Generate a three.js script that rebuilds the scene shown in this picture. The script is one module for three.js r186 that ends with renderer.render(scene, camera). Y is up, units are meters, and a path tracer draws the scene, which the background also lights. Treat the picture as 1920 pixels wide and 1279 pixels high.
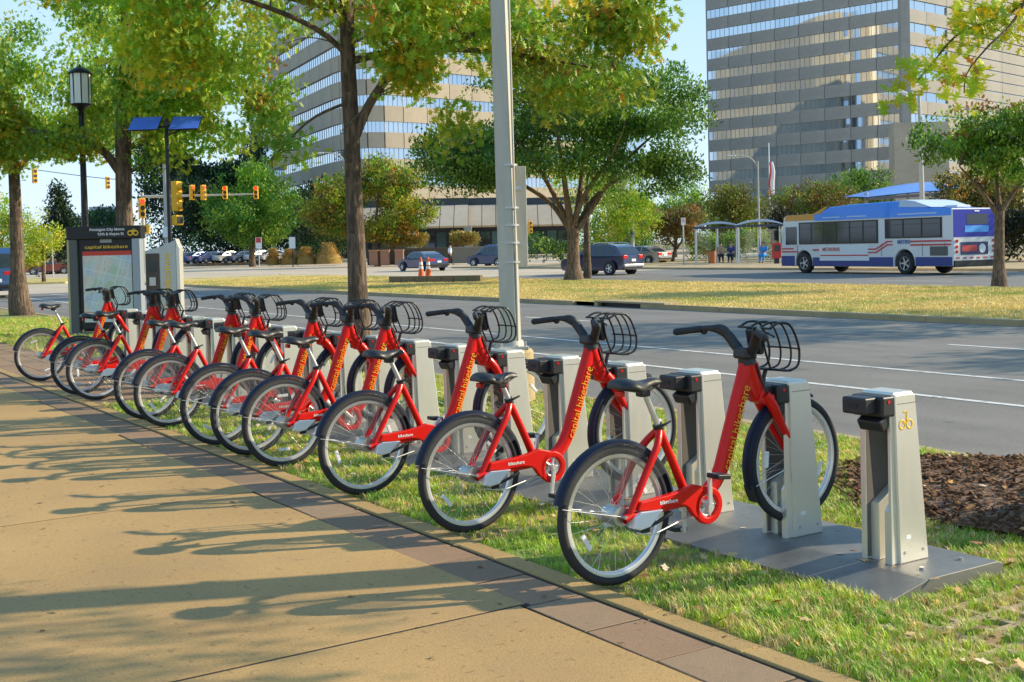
import * as THREE from 'three';
import { mergeGeometries, mergeVertices, toCreasedNormals } from 'three/addons/utils/BufferGeometryUtils.js';
import { RoundedBoxGeometry } from 'three/addons/geometries/RoundedBoxGeometry.js';
import { MarchingCubes } from 'three/addons/objects/MarchingCubes.js';
import { FontLoader } from 'three/addons/loaders/FontLoader.js';
import { TextGeometry } from 'three/addons/geometries/TextGeometry.js';

// ---------------------------------------------------------------- camera, sky, sun, exposure
// x runs from the sidewalk to the road, -z along the row of bicycles away from the camera, y up, metres
const W = 1920, H = 1279, FOCAL = 2300, EYE = 1.603;
const YAW = 33 * Math.PI / 180, PITCH = 66 / FOCAL, ROLL = 1.37 * Math.PI / 180;
const scene = new THREE.Scene();
const camera = new THREE.PerspectiveCamera(2 * Math.atan(H / 2 / FOCAL) * 180 / Math.PI, W / H, 0.1, 2500);
camera.position.set(0, EYE, 0);
camera.rotation.order = 'YXZ';
camera.rotation.set(-PITCH, -YAW, -ROLL);
camera.setViewOffset(W, H, 0, 113.5, W, H);           // the lens is shifted down (the photograph is cropped)
camera.updateProjectionMatrix(); camera.updateMatrixWorld();
scene.add(camera);

const SUN_AZ = 113 * Math.PI / 180, SUN_EL = 25.2 * Math.PI / 180;   // azimuth from -z towards +x
const sunDir = new THREE.Vector3(Math.sin(SUN_AZ) * Math.cos(SUN_EL), Math.sin(SUN_EL), -Math.cos(SUN_AZ) * Math.cos(SUN_EL));
const sun = new THREE.DirectionalLight(new THREE.Color(1, 0.86, 0.62), 5);
sun.position.copy(sunDir).multiplyScalar(200); sun.target.position.set(0, 0, 0);
sun.castShadow = true; sun.shadow.mapSize.set(4096, 4096); sun.shadow.radius = 1;
Object.assign(sun.shadow.camera, { left: -120, right: 120, top: 120, bottom: -120, near: 1, far: 500 });
scene.add(sun, sun.target);
{
  const w = 512, h = 256, d = new Float32Array(w * h * 4);
  for (let y = 0; y < h; y++) for (let x = 0; x < w; x++) {
    const el = ((y + 0.5) / h - 0.5) * Math.PI, s = Math.max(0, Math.sin(el));
    const t = Math.pow(s, 0.55), k = 1.06;
    const hz = [0.68, 0.77, 0.86], mid = [0.29, 0.51, 0.72], ze = [0.12, 0.28, 0.62];
    const i = (y * w + x) * 4;
    for (let c = 0; c < 3; c++) {
      const a = t < 0.55 ? hz[c] + (mid[c] - hz[c]) * (t / 0.55) : mid[c] + (ze[c] - mid[c]) * ((t - 0.55) / 0.45);
      d[i + c] = (el < 0 ? hz[c] * 0.45 : a) * k;
    }
    d[i + 3] = 1;
  }
  const t = new THREE.DataTexture(d, w, h, THREE.RGBAFormat, THREE.FloatType);
  t.mapping = THREE.EquirectangularReflectionMapping; t.magFilter = THREE.LinearFilter; t.minFilter = THREE.LinearFilter; t.needsUpdate = true;
  scene.background = t; scene.environment = t;
}
const renderer = new THREE.WebGLRenderer({ antialias: true });
renderer.toneMapping = THREE.LinearToneMapping; renderer.toneMappingExposure = 1.42;
renderer.shadowMap.enabled = true;

// ---------------------------------------------------------------- helpers
let seed = 7;
const rnd = () => { seed = (seed + 0x6d2b79f5) | 0; let t = Math.imul(seed ^ (seed >>> 15), 1 | seed); t = (t + Math.imul(t ^ (t >>> 7), 61 | t)) ^ t; return ((t ^ (t >>> 14)) >>> 0) / 4294967296; };
const rr = (a, b) => a + (b - a) * rnd();
const V = (x, y, z) => new THREE.Vector3(x, y, z);
const F0 = V(Math.sin(YAW), 0, -Math.cos(YAW)), R0 = V(Math.cos(YAW), 0, Math.sin(YAW));   // level directions: straight ahead, to the right
const fwd = V(0, 0, -1).applyQuaternion(camera.quaternion), rgt = V(1, 0, 0).applyQuaternion(camera.quaternion), upv = V(0, 1, 0).applyQuaternion(camera.quaternion);
const ray = (x, y) => fwd.clone().addScaledVector(rgt, (x - 960) / FOCAL).addScaledVector(upv, -(y - 526) / FOCAL);
const at = (x, y, d) => camera.position.clone().addScaledVector(ray(x, y), d);      // survey: point seen at (x, y) in the photograph, d metres ahead
const gnd = (x, d, Y = 0) => { const p = at(x, 526, d); p.y = Y; return p; };
const rightOf = (v) => v.dot(R0);
const FACE = -YAW;                                                            // turn that makes local +z look at the camera side

const used = {};
const numbered = (n) => { const k = used[n] ?? 0; used[n] = k + 1; return k ? n + '_' + String(k).padStart(3, '0') : n; };
function tag(o, label, category, group) { o.userData.label = label; if (category) o.userData.category = category; if (group) o.userData.group = group; return o; }
function thing(name, label, category, p = [0, 0, 0], turn = 0, group) {
  const o = new THREE.Group(); o.name = numbered(name); scene.add(o);
  if (p.isVector3) o.position.copy(p); else o.position.set(...p);
  o.rotation.y = turn; return tag(o, label, category, group);
}
const flat = (g) => { let r = g.index ? g.toNonIndexed() : g; for (const k of Object.keys(r.attributes)) if (!['position', 'normal', 'uv', 'color'].includes(k)) r.deleteAttribute(k); return r; };
function metreUV(g) {                              // uv in metres from the dominant direction of each face, in the mesh's own axes
  g = flat(g); const p = g.attributes.position, n = p.count, uv = new Float32Array(n * 2);
  if (!g.attributes.normal) g.computeVertexNormals();
  const a = V(), b = V(), c = V();
  for (let i = 0; i < n; i += 3) {
    a.fromBufferAttribute(p, i); b.fromBufferAttribute(p, i + 1); c.fromBufferAttribute(p, i + 2);
    const m = b.clone().sub(a).cross(c.clone().sub(a)), x = Math.abs(m.x), y = Math.abs(m.y), z = Math.abs(m.z);
    [a, b, c].forEach((q, k) => { const u = x >= y && x >= z ? [q.z, q.y] : y >= z ? [q.x, q.z] : [q.x, q.y]; uv[(i + k) * 2] = u[0]; uv[(i + k) * 2 + 1] = u[1]; });
  }
  g.setAttribute('uv', new THREE.BufferAttribute(uv, 2)); return g;
}
const join = (gs) => { gs = gs.flat().map(metreUV); const col = gs.some((g) => g.attributes.color); if (!col) gs.forEach((g) => g.deleteAttribute('color')); return gs.length > 1 ? mergeGeometries(gs) : gs[0]; };
function mesh(name, gs, mat, parent = scene) {
  const g = gs.isBufferGeometry && gs.userData.ready ? gs : join([gs]); g.userData.ready = true;
  const o = new THREE.Mesh(g, mat); o.name = parent === scene ? numbered(name) : name; o.castShadow = o.receiveShadow = true; parent.add(o); return o;
}
const ready = (gs) => { const g = join([gs]); g.userData.ready = true; return g; };
function struct(name, gs, mat, parent = scene) { const o = mesh(name, gs, mat, parent); if (parent === scene) o.userData.kind = 'structure'; return o; }
const box = (w, h, d, x = 0, y = 0, z = 0, ry = 0, rx = 0, rz = 0) => { const g = new THREE.BoxGeometry(w, h, d); if (rx) g.rotateX(rx); if (rz) g.rotateZ(rz); if (ry) g.rotateY(ry); return g.translate(x, y, z); };
const rbox = (w, h, d, r, x = 0, y = 0, z = 0, ry = 0, rx = 0, rz = 0, seg = 2) => { const g = new RoundedBoxGeometry(w, h, d, seg, r); if (rx) g.rotateX(rx); if (rz) g.rotateZ(rz); if (ry) g.rotateY(ry); return g.translate(x, y, z); };
const vv = (a) => (a.isVector3 ? a : V(...a));
function cyl(a, b, r1, r2 = r1, seg = 12, open = false) {
  a = vv(a); b = vv(b); const d = b.clone().sub(a), g = new THREE.CylinderGeometry(r2, r1, d.length(), seg, 1, open);
  g.applyQuaternion(new THREE.Quaternion().setFromUnitVectors(V(0, 1, 0), d.normalize())); return g.translate((a.x + b.x) / 2, (a.y + b.y) / 2, (a.z + b.z) / 2);
}
const tube = (pts, r, n = 20, seg = 8, closed = false) => new THREE.TubeGeometry(new THREE.CatmullRomCurve3(pts.map(vv), closed, 'centripetal'), n, r, seg, closed);
function taper(pts, radii, seg = 8, squash = 1) {             // a limb whose radius changes along a smooth curve
  const c = new THREE.CatmullRomCurve3(pts.map(vv), false, 'centripetal'), n = (pts.length - 1) * 5, fr = c.computeFrenetFrames(n), P = [], U = [], I = [];
  const len = c.getLength();
  for (let i = 0; i <= n; i++) {
    const t = i / n, p = c.getPointAt(t), f = t * (radii.length - 1), k = Math.min(radii.length - 2, Math.floor(f)), r = radii[k] + (radii[k + 1] - radii[k]) * (f - k);
    for (let j = 0; j <= seg; j++) { const a = j / seg * 2 * Math.PI, q = p.clone().addScaledVector(fr.normals[i], Math.cos(a) * r * squash).addScaledVector(fr.binormals[i], Math.sin(a) * r); P.push(q.x, q.y, q.z); U.push(j / seg * 0.6, t * len); }
  }
  for (let i = 0; i < n; i++) for (let j = 0; j < seg; j++) { const a = i * (seg + 1) + j, b = a + seg + 1; I.push(a, b, a + 1, b, b + 1, a + 1); }
  const g = new THREE.BufferGeometry(); g.setAttribute('position', new THREE.Float32BufferAttribute(P, 3)); g.setAttribute('uv', new THREE.Float32BufferAttribute(U, 2)); g.setIndex(I); g.computeVertexNormals(); return g;
}
const shape = (pts, holes = []) => { const s = new THREE.Shape(pts.map((p) => new THREE.Vector2(...p))); for (const h of holes) s.holes.push(new THREE.Path(h.map((p) => new THREE.Vector2(...p)))); return s; };
const ext = (s, depth, bevel = 0, z = 0, curve = 12) => new THREE.ExtrudeGeometry(s instanceof THREE.Shape ? s : shape(s), { depth: depth - 2 * bevel, bevelEnabled: bevel > 0, bevelSize: bevel, bevelThickness: bevel, bevelSegments: 2, bevelOffset: -bevel, curveSegments: curve }).translate(0, 0, z + bevel);   // extruded along z
const lathe = (pts, seg = 24) => new THREE.LatheGeometry(pts.map((p) => new THREE.Vector2(...p)), seg);
function quad(a, b, c, d) { const g = new THREE.BufferGeometry(); [a, b, c, d] = [a, b, c, d].map(vv); g.setAttribute('position', new THREE.Float32BufferAttribute([a, b, c, a, c, d].flatMap((p) => [p.x, p.y, p.z]), 3)); g.computeVertexNormals(); g.setAttribute('uv', new THREE.Float32BufferAttribute([0, 0, 1, 0, 1, 1, 0, 0, 1, 1, 0, 1], 2)); return g; }
const circlePts = (cx, cy, r, n = 24, a0 = 0, a1 = 2 * Math.PI) => Array.from({ length: n }, (_, i) => { const a = a0 + (a1 - a0) * i / (n - (a1 - a0 < 6.28 ? 1 : 0)); return [cx + Math.cos(a) * r, cy + Math.sin(a) * r]; });

// ---------------------------------------------------------------- textures (colour, grain and wear only)
const hash = (x, y, s) => { let h = Math.imul(x, 374761393) + Math.imul(y, 668265263) + Math.imul(s, 2147483647); h = Math.imul(h ^ (h >>> 13), 1274126177); return ((h ^ (h >>> 16)) >>> 0) / 4294967296; };
function vnoise(u, v, period, s) {                 // value noise that repeats after `period` cells
  const x = u * period, y = v * period, xi = Math.floor(x), yi = Math.floor(y), sm = (t) => t * t * (3 - 2 * t), fx = sm(x - xi), fy = sm(y - yi), w = (a) => ((a % period) + period) % period;
  const q = (i, j) => hash(w(xi + i), w(yi + j), s);
  return (q(0, 0) * (1 - fx) + q(1, 0) * fx) * (1 - fy) + (q(0, 1) * (1 - fx) + q(1, 1) * fx) * fy;
}
const fbm = (u, v, p, o, s) => { let a = 0, w = 0.5, t = 0; for (let i = 0; i < o; i++) { a += w * vnoise(u, v, p, s + i); t += w; w *= 0.55; p *= 2; } return a / t; };
function tex(n, metres, fn, srgb = true) {
  const d = new Uint8Array(n * n * 4);
  for (let y = 0; y < n; y++) for (let x = 0; x < n; x++) { const c = fn(x / n, y / n), i = (y * n + x) * 4; for (let k = 0; k < 3; k++) { const v = Array.isArray(c) ? c[k] : c; d[i + k] = Math.max(0, Math.min(255, (srgb ? Math.pow(Math.max(v, 0), 1 / 2.2) : v) * 255)); } d[i + 3] = 255; }
  const t = new THREE.DataTexture(d, n, n); t.wrapS = t.wrapT = THREE.RepeatWrapping; t.magFilter = t.minFilter = THREE.LinearFilter; if (srgb) t.colorSpace = THREE.SRGBColorSpace;
  t.repeat.set(1 / metres, 1 / metres); t.needsUpdate = true; return t;
}
const mixc = (a, b, t) => a.map((v, i) => v + (b[i] - v) * t), mulc = (a, k) => a.map((v) => v * k);
const clamp = (x, a = 0, b = 1) => Math.max(a, Math.min(b, x));
const C = (r, g, b) => new THREE.Color().setRGB(r, g, b);
const std = (c, roughness = 0.7, o = {}) => new THREE.MeshStandardMaterial({ color: c.isColor ? c : C(...c), roughness, ...o });
const phys = (c, roughness = 0.7, o = {}) => new THREE.MeshPhysicalMaterial({ color: c.isColor ? c : C(...c), roughness, ...o });
const grainBump = tex(256, 0.25, (u, v) => fbm(u, v, 64, 3, 5), false);
const coarseBump = tex(256, 1.2, (u, v) => fbm(u, v, 40, 4, 9), false);

const crack = (u, v, p, s, w) => Math.abs(fbm(u, v, p, 4, s) - 0.5) < w && vnoise(u, v, p * 2, s + 9) > 0.55;
const concTex = (base, sp, s, metres = 3, n = 768, cr = 0) => tex(n, metres, (u, v) => {
  const a = fbm(u, v, 4, 5, s), g = hash(Math.floor(u * n), Math.floor(v * n), s + 3), big = fbm(u, v, 9, 3, s + 20);
  let c = mulc(base, 0.78 + 0.42 * a + (g - 0.5) * 0.38);
  if (cr && crack(u, v, 3, s + 60, cr)) c = mulc(c, 0.55);
  if (vnoise(u, v, 150, s + 7) > 0.90) c = mulc(c, 0.72);
  return mixc(c, sp, clamp((big - 0.56) * 2.5) * 0.45);
});
const M = {};
M.sidewalk = std([1, 1, 1], 0.85, { map: concTex([0.45, 0.275, 0.095], [0.34, 0.215, 0.1], 11, 4.3, 1024), bumpMap: grainBump, bumpScale: 0.0012 });
M.paver = [0, 1, 2].map((k) => std([[1, 1, 1], [0.86, 0.84, 0.84], [1.0, 0.92, 0.9]][k], 0.85, { map: concTex([0.30, 0.195, 0.105], [0.22, 0.15, 0.09], 41 + k, 1.7), bumpMap: grainBump, bumpScale: 0.0012 }));
M.kerbStrip = std([1, 1, 1], 0.85, { map: concTex([0.44, 0.28, 0.095], [0.30, 0.20, 0.09], 52, 2.3), bumpMap: grainBump, bumpScale: 0.0015 });
M.kerb = std([1, 1, 1], 0.85, { map: concTex([0.44, 0.33, 0.17], [0.27, 0.21, 0.13], 51), bumpMap: grainBump, bumpScale: 0.0015 });
M.soil = std([1, 1, 1], 0.95, { map: concTex([0.10, 0.085, 0.035], [0.15, 0.12, 0.05], 61, 2), bumpMap: coarseBump, bumpScale: 0.02 });
M.bedding = std([0.035, 0.028, 0.018], 0.95);
M.terrain = std([1, 1, 1], 0.95, { map: concTex([0.22, 0.18, 0.07], [0.12, 0.13, 0.04], 62, 9) });
M.asphalt = std([1, 1, 1], 0.82, { map: tex(1024, 6, (u, v) => { const g = hash(Math.floor(u * 1024), Math.floor(v * 1024), 71), a = fbm(u, v, 5, 5, 72), st = fbm(u * 1, v * 0.25, 16, 3, 73); let c = mulc([0.215, 0.195, 0.164], 0.72 + 0.36 * a + (g - 0.5) * 0.5 + (st - 0.5) * 0.3); if (vnoise(u, v, 19, 77) > 0.94) c = mulc(c, 0.75); return c; }), bumpMap: grainBump, bumpScale: 0.002 });
M.concreteRoad = std([1, 1, 1], 0.85, { map: concTex([0.52, 0.42, 0.29], [0.40, 0.34, 0.25], 81, 9) });
M.dryGrassGround = std([1, 1, 1], 0.95, { map: tex(768, 7, (u, v) => { const a = fbm(u, v, 6, 5, 91), b = fbm(u, v, 30, 3, 95), g = hash(Math.floor(u * 768), Math.floor(v * 768), 97); return mulc(mixc([0.66, 0.50, 0.17], [0.34, 0.34, 0.08], clamp((a - 0.46) * 4)), 0.72 + 0.4 * b + (g - 0.5) * 0.4); }), bumpMap: coarseBump, bumpScale: 0.03 });
M.grassGround = std([1, 1, 1], 0.95, { map: tex(768, 3, (u, v) => { const a = fbm(u, v, 6, 5, 191), b = fbm(u, v, 40, 3, 195), g = hash(Math.floor(u * 768), Math.floor(v * 768), 197); return mulc(mixc([0.34, 0.26, 0.09], [0.20, 0.27, 0.04], clamp((a - 0.42) * 4)), 0.6 + 0.6 * b + (g - 0.5) * 0.4); }), bumpMap: coarseBump, bumpScale: 0.02 });
M.mulch = std([1, 1, 1], 0.95, { map: tex(512, 1.2, (u, v) => { const a = fbm(u, v, 30, 4, 131), g = vnoise(u, v, 120, 132); return mixc([0.09, 0.042, 0.02], [0.28, 0.155, 0.08], clamp(a * 0.9 + (g - 0.5) * 0.9)); }), bumpMap: coarseBump, bumpScale: 0.03 });
M.paint = std([0.74, 0.72, 0.66], 0.7, { map: tex(256, 2, (u, v) => { const a = fbm(u, v, 24, 4, 141); return mulc([1, 1, 1], a < 0.36 ? 0.45 : 0.9); }) });
M.bark = std([1, 1, 1], 0.95, { map: tex(512, 0.9, (u, v) => { const a = fbm(u, v * 0.25, 24, 4, 151), b = fbm(u, v, 5, 3, 155); return mixc([0.065, 0.042, 0.028], [0.25, 0.175, 0.115], clamp((a - 0.28) * 1.7) * (0.65 + 0.5 * b)); }), bumpMap: tex(256, 0.9, (u, v) => fbm(u, v * 0.25, 24, 4, 151), false), bumpScale: 0.02 });
M.barkGrey = M.bark.clone(); M.barkGrey.color = C(1.25, 1.25, 1.2);
M.steel = std([0.74, 0.71, 0.62], 0.42, { metalness: 0.55, roughnessMap: tex(256, 0.5, (u, v) => 0.7 + 0.3 * fbm(u, v * 0.1, 40, 3, 161), false) });
M.steelPlain = std([0.5, 0.5, 0.49], 0.38, { metalness: 0.85 });
M.alu = std([0.76, 0.76, 0.75], 0.32, { metalness: 0.6 });
M.plate = std([1, 1, 1], 0.5, { metalness: 0.35, map: tex(256, 1.1, (u, v) => mulc([0.21, 0.205, 0.185], 0.6 + 0.65 * fbm(u, v, 6, 5, 171) - (vnoise(u, v, 40, 175) > 0.88 ? 0.15 : 0) + 0.1 * (hash(Math.floor(u * 256), Math.floor(v * 256), 3) - 0.5))) });
M.black = std([0.018, 0.018, 0.02], 0.45);
M.blackMetal = std([0.016, 0.017, 0.02], 0.38, { metalness: 0.3 });
M.rubber = std([0.022, 0.022, 0.023], 0.75);
M.slot_shade = std([0.15, 0.135, 0.12], 0.5, { metalness: 0.2 });  // darkness of the wheel slot put into this colour
M.red = phys([1, 1, 1], 0.4, { map: tex(512, 0.7, (u, v) => { const a = fbm(u, v, 5, 4, 501), s = vnoise(u, v, 90, 505) > 0.93 || crack(u, v, 9, 511, 0.004); return mulc(s ? [0.42, 0.03, 0.02] : [0.70, 0.007, 0.003], 0.86 + 0.22 * a); }), roughnessMap: tex(256, 0.5, (u, v) => 0.7 + 0.5 * fbm(u, v, 8, 4, 521), false), specularIntensity: 0.4, clearcoat: 0.16, clearcoatRoughness: 0.12 });
M.yellow = std([0.85, 0.50, 0.02], 0.5);
M.navy = phys([0.010, 0.014, 0.034], 0.45, { specularIntensity: 0.5 });
M.white = std([0.8, 0.8, 0.78], 0.5);
M.polePaint = std([1, 1, 1], 0.55, { map: tex(256, 1.3, (u, v) => mulc([0.50, 0.47, 0.39], 0.85 + 0.25 * fbm(u, v * 0.3, 14, 4, 181))) });
M.tail = phys([0.6, 0.01, 0.01], 0.2);
M.glassDark = phys([0.03, 0.045, 0.06], 0.05, { metalness: 0.0, specularIntensity: 1, ior: 1.6 });
M.clearGlass = new THREE.MeshPhysicalMaterial({ color: C(0.9, 0.95, 0.94), roughness: 0.05, transmission: 1, thickness: 0 });
// ---------------------------------------------------------------- ground, sidewalk, roads
const RY = -0.12;                                             // road level
struct('terrain', box(1600, 0.2, 1600, 200, -0.26, -300), M.terrain);
const sheet = (x0, x1, z0, z1, y, nx = 1, nz = 1) => new THREE.PlaneGeometry(x1 - x0, z1 - z0, nx, nz).rotateX(-Math.PI / 2).translate((x0 + x1) / 2, y, (z0 + z1) / 2);
struct('road', sheet(7.6, 20.3, -60, 30, RY), M.asphalt);
struct('road', sheet(32.4, 49.5, -58, 40, RY), M.asphalt);
struct('intersection', [sheet(7.6, 20.3, -260, -60, RY), sheet(20.3, 32.4, -260, -79, RY), sheet(32.4, 49.5, -260, -58, RY), sheet(49.5, 170, -260, -84, RY)], M.concreteRoad);
{ // sidewalk slabs with open joints, a band of brown pavers and a narrow kerb strip
  const walk = new THREE.Group(); walk.name = numbered('sidewalk'); walk.userData.kind = 'structure'; scene.add(walk);
  struct('bedding', box(9.4, 0.1, 90, -1.28, -0.095, -30), M.bedding, walk);
  const slabG = ready(rbox(8.9, 0.08, 3.231, 0.005, 0, -0.04, 0, 0, 0, 0, 1));
  for (let k = -2; k < 18; k++) { const s = struct('slab', slabG, M.sidewalk, walk); s.position.set(-1.483, 0, -2.87 - 3.25 * k); s.rotation.y = 0.012 + (k % 2 ? Math.PI : 0); }
  const pavG = ready(rbox(0.294, 0.08, 0.438, 0.005, 0, -0.042, 0, 0, 0, 0, 1));
  for (let k = 0; k < 62; k++) { const s = struct('paver', pavG, M.paver[Math.floor(rnd() * 3)], walk); s.position.set(3.117, rr(-0.002, 0.002), -0.7 - 0.45 * k); s.rotation.y = rr(-0.006, 0.006); }
  struct('joint_soil', [box(0.06, 0.03, 30, 3.28, -0.024, -13), box(0.30, 0.03, 30, 3.117, -0.021, -13), ...Array.from({ length: 20 }, (_, k) => box(8.8, 0.03, 0.032, -1.4, -0.0175, -4.495 - 3.25 * (k - 3), 0.012))], M.bedding, walk);
  const kG = ready(rbox(0.118, 0.16, 0.595, 0.008, 0, -0.078, 0, 0, 0, 0, 1));
  for (let k = 0; k < 44; k++) { const s = struct('kerb_stone', kG, M.kerbStrip, walk); s.position.set(3.352, rr(0, 0.004), -0.8 - 0.6 * k); s.rotation.y = rr(-0.006, 0.006); }
  const tG = ready(rbox(0.354, 0.08, 0.354, 0.006, 0, -0.042, 0, 0, 0, 0, 1));       // paved bay under the far bicycles
  for (let i = 0; i < 3; i++) for (let k = 0; k < 36; k++) { const s = struct('paver', tG, M.paver[Math.floor(rnd() * 3)], walk); s.position.set(3.60 + 0.36 * i, rr(-0.002, 0.001), -13.5 - 0.36 * k); }
  struct('bedding', box(1.12, 0.1, 13.2, 3.97, -0.07, -19.9), M.bedding, walk);
}
struct('grass_verge', [sheet(3.4, 7.52, -13.3, 4, -0.012, 1, 1), sheet(4.51, 7.52, -60, -13.3, -0.012), sheet(3.4, 4.51, -60, -26.4, -0.012)], M.grassGround);
struct('median_ground', sheet(20.3, 32.4, -78, 40, -0.01), M.dryGrassGround);
{ // kerbs in lengths
  const g3 = ready(rbox(0.16, 0.3, 2.99, 0.02, 0, -0.148, 0, 0, 0, 0, 2));
  const rows = [['near_kerb', 7.58, 12, -58], ['median_kerb', 20.28, 20, -78], ['median_kerb', 32.38, 20, -78], ['far_kerb', 49.5, 20, -84]];
  for (const [n, x, z0, z1] of rows) {
    const r = new THREE.Group(); r.name = numbered(n); r.userData.kind = 'structure'; scene.add(r);
    for (let z = z0; z > z1; z -= 3) { if (n === 'median_kerb' && x < 21 && z < -22 && z > -27) continue; const s = struct('kerb_stone', g3, M.kerb, r); s.position.set(x, rr(-0.005, 0.005), z - 1.5); s.rotation.y = rr(-0.003, 0.003); }
    if (n === 'median_kerb' && x < 21) { const s = struct('kerb_stone', box(0.16, 0.3, 1.98, x, -0.148, -23), M.kerb, r); }
  }
  struct('bus_stop_pavement', box(40, 0.3, 110, 69.6, -0.152, -30), M.kerb);
}
{ const t = thing('storm_drain', 'dark storm drain opening in the kerb of the grass median', 'drain', [20.28, 0, -25.5]);
  mesh('opening', box(0.5, 0.13, 2.7, 0.34, -0.075, 0), M.black, t); mesh('cover', rbox(0.62, 0.05, 2.96, 0.01, 0.22, 0.016, 0), M.kerb, t);
  for (const z of [-1.42, 1.42]) mesh('side', box(0.16, 0.14, 0.14, 0, -0.08, z), M.kerb, t); }
{ // painted lines, 4 mm above the asphalt
  const line = (x, z0, z1, w) => sheet(x - w / 2, x + w / 2, z1, z0, RY + 0.004);
  struct('lane_line', line(12.75, 20, -58, 0.11), M.paint); struct('lane_line', line(10.86, 20, -58, 0.11), M.paint);
  for (let k = -2; k < 4; k++) struct('lane_dash', line(16.2, -9.2 - k * 12, -12.4 - k * 12, 0.11), M.paint);
  for (let k = -1; k < 4; k++) struct('lane_dash', line(38.2, -20 - k * 9, -24 - k * 9, 0.13), M.paint);
  struct('lane_line', line(43.6, 10, -57, 0.13), M.paint);
}
{ const t = struct('grass_island', rbox(9, 0.3, 14, 0.1, 0, 0, 0), M.dryGrassGround); t.position.copy(gnd(70, 84, -0.15)); t.rotation.y = FACE; }
struct('parking_lot', box(150, 0.5, 60, 0, 0, 0, FACE).translate(...gnd(560, 190, 0.02).toArray()), M.concreteRoad);

// mulch ring round the street tree that stands just outside the frame
const MUL = { x: 6.74, z: -3.78, rx: 1.24, rz: 1.95 };
const mulR = (a) => 1 + 0.09 * Math.sin(3 * a + 1) + 0.07 * Math.sin(5 * a + 2.2);
const inMulch = (x, z, k = 1) => { const dx = (x - MUL.x) / MUL.rx, dz = (z - MUL.z) / MUL.rz; return Math.hypot(dx, dz) < mulR(Math.atan2(dz, dx)) * k; };
const mulY = (x, z) => { const r = Math.hypot((x - MUL.x) / MUL.rx, (z - MUL.z) / MUL.rz); return r < 1.15 ? 0.13 * (1 - (r / 1.15) ** 2) : 0; };
{ const P = [], I = [], na = 48, nr = 12;
  for (let i = 0; i <= nr; i++) for (let j = 0; j < na; j++) { const a = j / na * 2 * Math.PI, r = i / nr * mulR(a), x = Math.min(7.48, MUL.x + Math.cos(a) * r * MUL.rx), z = MUL.z + Math.sin(a) * r * MUL.rz; P.push(x, mulY(x, z) + (i === nr ? -0.02 : 0.004 + 0.02 * rnd()), z); }
  for (let i = 0; i < nr; i++) for (let j = 0; j < na; j++) { const a = i * na + j, b = i * na + (j + 1) % na; I.push(a, b, a + na, b, b + na, a + na); }
  const g = new THREE.BufferGeometry(); g.setAttribute('position', new THREE.Float32BufferAttribute(P, 3)); g.setIndex(I); g.computeVertexNormals();
  struct('mulch_bed', g, M.mulch); }
const IM = (name, geo, mat, list, parent = scene) => {          // list of [x, y, z, ry, scale, color, rx, rz]
  const im = new THREE.InstancedMesh(geo, mat, list.length), m = new THREE.Matrix4(), q = new THREE.Quaternion(), e = new THREE.Euler(), c = new THREE.Color();
  list.forEach((l, i) => { e.set(l[6] ?? 0, l[3], l[7] ?? 0); q.setFromEuler(e); m.compose(V(l[0], l[1], l[2]), q, Array.isArray(l[4]) ? V(...l[4]) : V(l[4], l[4], l[4])); im.setMatrixAt(i, m); im.setColorAt(i, c.setRGB(...l[5])); });
  im.name = parent === scene ? numbered(name) : name; im.castShadow = im.receiveShadow = true; im.userData.kind = 'stuff'; parent.add(im); return im;
};
function tuftGeo(n, len, wid, spread) {
  const P = [];
  for (let i = 0; i < n; i++) {
    const a = rr(0, 6.28), r = spread * Math.sqrt(rnd()), x = Math.cos(a) * r, z = Math.sin(a) * r, b = rr(0, 6.28), l = len * rr(0.55, 1.1), k = rr(0.15, 0.8), dx = Math.cos(b), dz = Math.sin(b), w = wid * rr(0.7, 1.2);
    const p0 = [x - dz * w, 0, z + dx * w], p1 = [x + dz * w, 0, z - dx * w], mx = x + dx * l * k * 0.35, mz = z + dz * l * k * 0.35, p2 = [mx - dz * w * 0.8, l * 0.6, mz + dx * w * 0.8], p3 = [mx + dz * w * 0.8, l * 0.6, mz - dx * w * 0.8], tip = [x + dx * l * k, l * (1 - 0.25 * k), z + dz * l * k];
    P.push(...p0, ...p1, ...p3, ...p0, ...p3, ...p2, ...p2, ...p3, ...tip);
  }
  const g = new THREE.BufferGeometry(); g.setAttribute('position', new THREE.Float32BufferAttribute(P, 3)); g.computeVertexNormals(); return g;
}
M.blade = phys([1, 1, 1], 0.6, { transmission: 0.45, thickness: 0, side: THREE.DoubleSide });
const PLATE_TOP = 0.062;
const plateHit = (x, z) => x > 4.24 && x < 5.06 && z < -3.55 && z > -18.2;
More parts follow.
